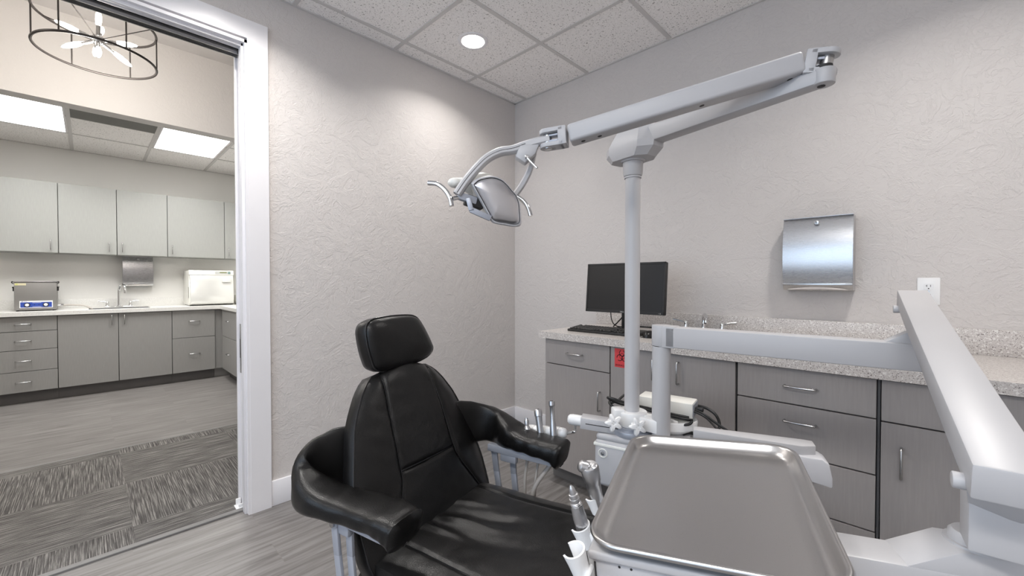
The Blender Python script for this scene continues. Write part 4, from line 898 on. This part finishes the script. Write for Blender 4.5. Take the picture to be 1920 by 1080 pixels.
# head under the tray
TY = math.radians(18.65); tx, ty = V((math.cos(TY), math.sin(TY), 0)), V((-math.sin(TY), math.cos(TY), 0)); TC_ = V((2.2215, -1.8466, .865))
TMx = Matrix.Translation(TC_) @ (Matrix.Rotation(TY, 4, 'Z') @ Matrix.Rotation(math.radians(-4.75), 4, 'Y') @ Matrix.Rotation(math.radians(1.57), 4, 'X'))
HF = TMx @ Matrix.Translation((0, 0, -.870))    # the head keeps the tilt of the tray
b = MB(HF); b.box(-.147, .135, -.186, .19, .735, .838, .004); hb2 = b.build('control_head', M['powder'], dv)
b = MB(HF); b.box(-.154, .142, -.193, .2, .836, .849, .004, 3); b.build('head_top', M['powder'], hb2)
b = MB()
for x in (-.112, -.096):
    p = HF @ V((x, -.1862, .830)); b.lathe(p, -ty, [(0, .0018), (.0006, .0016)], 8)
b.build('panel_screws', M['slot'], hb2)
b = MB(HF); b.box(-.1475, -.1455, -.1868, -.185, .74, .830); b.build('panel_seam', M['slot'], hb2)
# instrument holders on its left side
def holder(c, ax, r_, h_, nm='instrument_holder', par=None):
    ax = V(ax).normalized(); a1 = ax.orthogonal().normalized(); a2 = ax.cross(a1); tw = -tx; g0 = math.atan2(tw.dot(a2), tw.dot(a1)); rs = []
    n = 30; prof_o = []; 
    ang = [g0 + math.radians(42) + math.radians(276) * k / n for k in range(n + 1)]
    def rng(z, ro, ri): return [c + ax * z + (a1 * math.cos(t_) + a2 * math.sin(t_)) * ro for t_ in ang] + [c + ax * z + (a1 * math.cos(t_) + a2 * math.sin(t_)) * ri for t_ in reversed(ang)]
    b = MB(); b.rings([rng(-h_ / 2, r_ * .85, r_ * .62), rng(0, r_ * .95, r_ * .70), rng(h_ / 2, r_ * 1.12, r_ * .92)]); 
    return b.build(nm, M['white_plastic'], par)
hl = [(1083, 1052, .560), (1094, 1003, .665), (1116, 944, .82)]
bar_pts = []
for i, (u, v, d) in enumerate(hl):
    c = P(u, v, d); ax = (UP * .92 - RT * .32 - FW * .1); o = holder(c, ax, .0145, .036, par=hb2)
    loc = HF.inverted() @ c; side = HF @ V((-.146, loc.y, min(max(loc.z, .76), .83)))
    b = MB(); b.beam(c + (side - c).normalized() * .015 - V((0, 0, .004)), side, .022, .026, .003); bk = b.build('holder_bracket', M['white_plastic'], hb2)
    if i == 0:
        b = MB(); q = c.lerp(side, .72) - V((0, 0, .0)); b.lathe(q + V((0, 0, .009)), (0, 0, 1), [(0, .0032), (.0012, .003)], 12); b.build('red_mark', M['red'], bk)
# handpieces
def handpiece(tipuv, baseuv, d0, d1, prof, label, nm, mat='handpiece_metal', cat='handpiece'):
    tip, base = P(*tipuv, d0), P(*baseuv, d1); L = (tip - base).length; ax = (tip - base)
    r = thing(nm, tuple(base), label, cat); b = MB(); b.lathe(base, ax, [(t_ * L, r_) for t_, r_ in prof], 28); return r, base, tip, b
r, bs, tp, b = handpiece((1070, 910), (1096, 1002), .655, .665, [(-.05, .006), (0, .0085), (.12, .0105), (.35, .0112), (.55, .0098), (.66, .0082), (.67, .0072), (.71, .0072), (.715, .0082), (.745, .0082), (.75, .0070), (.80, .0070), (.805, .0078), (.83, .0074), (.84, .0058), (.93, .0048), (.97, .0032), (1, .0015)], 'slim silver dental handpiece pointing up beside the steel tray', 'dental_handpiece')
b.build('handpiece_body', M['handpiece_metal'], r)
b = MB(); ax = (tp - bs).normalized(); L = (tp - bs).length
for k in (.60, .63): b.lathe(bs + ax * L * k, ax, [(0, .0093), (.0012, .0093)], 24)
b.build('grip_ring', M['chrome'], r)
b = MB(); b.tube([bs - ax * .004, bs - ax * .05, bs - ax * .09 + V((0, 0, -.05)), bs + tx * .04 + V((0, 0, -.2))], .0055, 10); b.build('handpiece_hose', M['hose'], r)
r, bs, tp, b = handpiece((1104, 872), (1122, 948), .80, .82, [(-.1, .010), (0, .0125), (.45, .0140), (.62, .0150), (.64, .0165), (.80, .0175), (.93, .0185), (.99, .016), (1.0, .010), (1.005, .0)], 'silver air and water syringe with round buttons beside the steel tray', 'air_water_syringe', cat='syringe')
b.build('syringe_body', M['handpiece_metal'], r); ax = (tp - bs).normalized()
b = MB(); b.lathe(tp - ax * .006 - RT * .006, (-RT * .9 + UP * .3), [(0, .012), (.012, .011), (.016, .007), (.017, 0)], 20); b.build('nozzle_head', M['handpiece_metal'], r)
for k in (-1, 1):
    b = MB(); q = tp - ax * .001 + RT * (.004 + .005 * k) - FW * (.004 + .004 * k); b.lathe(q, ax - FW * .3, [(0, .0058), (.004, .0058), (.005, .004), (.0052, 0)], 16); b.build('button', M['handpiece_metal'], r)
b = MB(); b.tube([bs, bs - ax * .06, bs - ax * .09 + V((0, 0, -.06)), bs + tx * .05 + V((0, 0, -.2))], .007, 10); b.build('syringe_hose', M['hose'], r)

# ------------------------------------------------------------------ stainless tray
def rrect(a, b_, r_, z, n=12):
    out = []
    for cx_, cy_, a0 in ((a - r_, b_ - r_, 0), (-a + r_, b_ - r_, 90), (-a + r_, -b_ + r_, 180), (a - r_, -b_ + r_, 270)):
        for k in range(n + 1): t_ = math.radians(a0 + 90 * k / n); out.append(V((cx_ + r_ * math.cos(t_), cy_ + r_ * math.sin(t_), z)))
    return out
TB, TR_ = math.radians(-4.75), math.radians(1.57)
TMx = Matrix.Translation(TC_) @ (Matrix.Rotation(TY, 4, 'Z') @ Matrix.Rotation(TB, 4, 'Y') @ Matrix.Rotation(TR_, 4, 'X'))
TW, TD = .155, .208
tr_ = MB(TMx); pf = [(0.001, -.0055), (0, -.002), (.0015, .0008), (.004, .0018), (.0068, .0010), (.0088, -.0015), (.0125, -.008), (.0165, -.0135), (.021, -.0165), (.027, -.018), (.04, -.0185)]
ringsT = [rrect(TW - o, TD - o, max(.048 - o * .62, .02), z) for o, z in pf]
for s in (.75, .5, .25, .01): ringsT.append([V((p.x * s, p.y * s, -.0185)) for p in ringsT[10]])
tr_.rings(ringsT, (False, True)); 
under = [rrect(TW - o, TD - o, max(.048 - o * .62, .02), z) for o, z in ((.001, -.0055), (.007, -.0035), (.0105, -.0085), (.016, -.0155), (.021, -.0182), (.03, -.0195), (.06, -.0197))]
tr_.rings(under, (False, True)); to = tr_.build('instrument_tray', M['tray_steel'], None, 60); tag(to, 'empty satin steel tray with rounded rim in the foreground', 'tray')

# ------------------------------------------------------------------ assistant arm left of the unit
aa_ = thing('assistant_arm', (1.60, -1.30, .60), 'white instrument holder bar on a short grey arm behind the far armrest', 'instrument holder')
g0_, g1_ = P(1090, 789, 1.50), P(1160, 800, 1.46); b = MB(); b.beam(g0_, g1_, .055, .040, .002); gb = b.build('grey_arm', M['powder'], aa_)
gd = (g0_ - g1_).normalized(); b = MB(); sdx = gd.cross(V((0, 0, 1))); b.beam(g0_ - gd * .01 - V((0, 0, .0)) - FW * .028, g1_ - FW * .028, .002, .003); b.build('arm_groove', M['slot'], gb)
b = MB(); b.lathe(g0_ - gd * .003, gd, [(0, .019), (.035, .0195), (.046, .017), (.052, .011), (.054, 0)], 28); b.build('end_cap', M['white_plastic'], aa_)
b = MB(); b.tube([g0_ + gd * .022, g0_ + gd * .022 - V((0, 0, .038)), g0_ + gd * .028 - V((0, 0, .045)), P(1066, 812, 1.55), P(1058, 813, 1.555)], .006, 12, n=5); b.build('bent_rod', M['chrome'], aa_)
q0, q1 = P(1060, 812, 1.555), P(986, 806, 1.63); qd = (q1 - q0).normalized(); b = MB(); b.lathe(q0, qd, [(-.008, 0), (-.006, .010), (0, .017), (.01, .0195), ((q1 - q0).length, .0195)], 28); b.build('holder_bar', M['white_plastic'], aa_)
ins = [((987, 784), (989, 812), 1.60, [(0, .011), (.35, .012), (.5, .008), (.55, .0095), (.85, .009), (.9, .006), (1, .006)], 'short silver suction tip, left of the three behind the armrest', 'suction_tip'),
       ((1008, 767), (1014, 816), 1.58, [(0, .0115), (.5, .0125), (.72, .0135), (.74, .0155), (.95, .0155), (1, .012)], 'silver handpiece with round valve head, middle of three behind armrest', 'saliva_ejector'),
       ((1034, 752), (1038, 818), 1.56, [(0, .013), (.28, .0125), (.42, .0095), (.62, .0085), (.85, .0095), (.88, .0125), (1, .012)], 'tall silver suction handpiece beside the white bar end, behind armrest', 'suction_handpiece')]
for k, (t2, b2, d, prof, lb, nm) in enumerate(ins):
    tp, bs = P(*t2, d), P(*b2, d - .02); L = (tp - bs).length; ax = tp - bs; r = thing(nm, tuple(bs), lb, 'suction handpiece' if k else 'suction tip')
    b = MB(); b.lathe(bs, ax, [(t_ * L, r_) for t_, r_ in prof], 24); b.build('handpiece_body', M['handpiece_metal'], r)
    b = MB(); b.cyl(tp - ax.normalized() * .002, tp + ax.normalized() * .0008, prof[-1][1] * .55, seg=16); b.build('opening', M['slot'], r)
    e = [(984, 905), (1003, 915), (1000, 920)][k]; mid = [(990, 850), (1010, 860), (1037, 862)][k]
    b = MB(); e_ = P(*e, d - .02); b.tube([bs, P(*mid, d), e_, e_ + V((0.02, -.01, -.12)), V((e_.x + .06, e_.y, .25))], (.0062, .005, .0085)[k], 12); b.build('suction_hose', M['hose'], r)
    b = MB(); hc2 = q0 + qd * ((bs - q0).dot(qd)); b.cyl(hc2 - qd * .012, hc2 + qd * .012, .0212, seg=28); b.build('holder_clip', M['white_plastic'], aa_)

# ------------------------------------------------------------------ power supply and cables
ps = thing('power_supply', tuple(P(1252, 780, 1.54)), 'white power supply box lying behind the two posts', 'power supply')
p0, p1 = P(1203, 752, 1.58), P(1303, 765, 1.47); p0.z = p1.z = .752; b = MB(); b.beam(p0, p1, .085, .052, .003); b.build('supply_case', M['ivory'], ps)
pdv = (p1 - p0).normalized(); b = MB(); b.beam(p1 + pdv * .0, p1 + pdv * .002, .075, .042); b.build('end_plate', M['link_grey'], ps)
b = MB(); b.beam(p1 + pdv * .0 - RT * .0, p1 + pdv * .028, .02, .014, .003); b.build('plug', M['black_plastic'], ps)
def cable(pts, r_, lb, grp=None): b = MB(); b.tube([P(*q) for q in pts], r_, 10, n=8); tag(b.build('power_cable', M['rubber']), lb, 'cable', grp)
cable([(1303, 769, 1.45), (1320, 777, 1.44), (1345, 795, 1.40), (1370, 812, 1.36), (1397, 834, 1.3)], .0045, 'longest black cable running from the white power supply down to the right')
cable([(1300, 771, 1.45), (1322, 782, 1.43), (1342, 802, 1.38), (1365, 832, 1.3)], .0038, 'thinner black cable falling behind the far rim of the tray')
cable([(1309, 761, 1.50), (1326, 766, 1.48), (1342, 778, 1.46), (1349, 795, 1.45), (1345, 810, 1.44), (1333, 816, 1.43)], .0052, 'thick black cable curling to the clear connector right of the posts')
cable([(1280, 815, 1.43), (1290, 811, 1.43), (1300, 813, 1.43), (1304, 816, 1.43)], .0052, 'short black cable stub left of the clear connector')
cable([(1298, 788, 1.42), (1280, 785, 1.42), (1240, 776, 1.47), (1200, 765, 1.52), (1160, 756, 1.53), (1140, 746, 1.52), (1150, 748, 1.50), (1175, 756, 1.50), (1200, 762, 1.52)], .005, 'black cable bundled under the power supply, looping left of the pole')
cable([(1298, 790, 1.41), (1290, 796, 1.41), (1260, 796, 1.43), (1225, 784, 1.46), (1190, 772, 1.50), (1155, 765, 1.52), (1146, 757, 1.53), (1158, 751, 1.56), (1172, 740, 1.58), (1190, 736, 1.60)], .0045, 'lower black cable loop hanging below the power supply')
cable([(1292, 783, 1.44), (1250, 774, 1.47), (1210, 764, 1.52), (1170, 756, 1.55), (1148, 750, 1.55), (1143, 756, 1.53), (1160, 768, 1.50), (1200, 776, 1.49)], .0045, 'middle black cable coiled tightly around behind the two posts')
b = MB(); c0 = P(1304, 816, 1.43); c1_ = P(1333, 817, 1.43); dd_ = (c1_ - c0); b.lathe(c0, dd_, [(0, .006), (.008, .007), (.016, .009), (.02, .016), (.03, .018), (.036, .012), (.042, .008), (dd_.length, .007)], 20); tag(b.build('cable_connector', M['clear_grey']), 'cloudy round connector joining two black cables above the tray rim', 'connector')
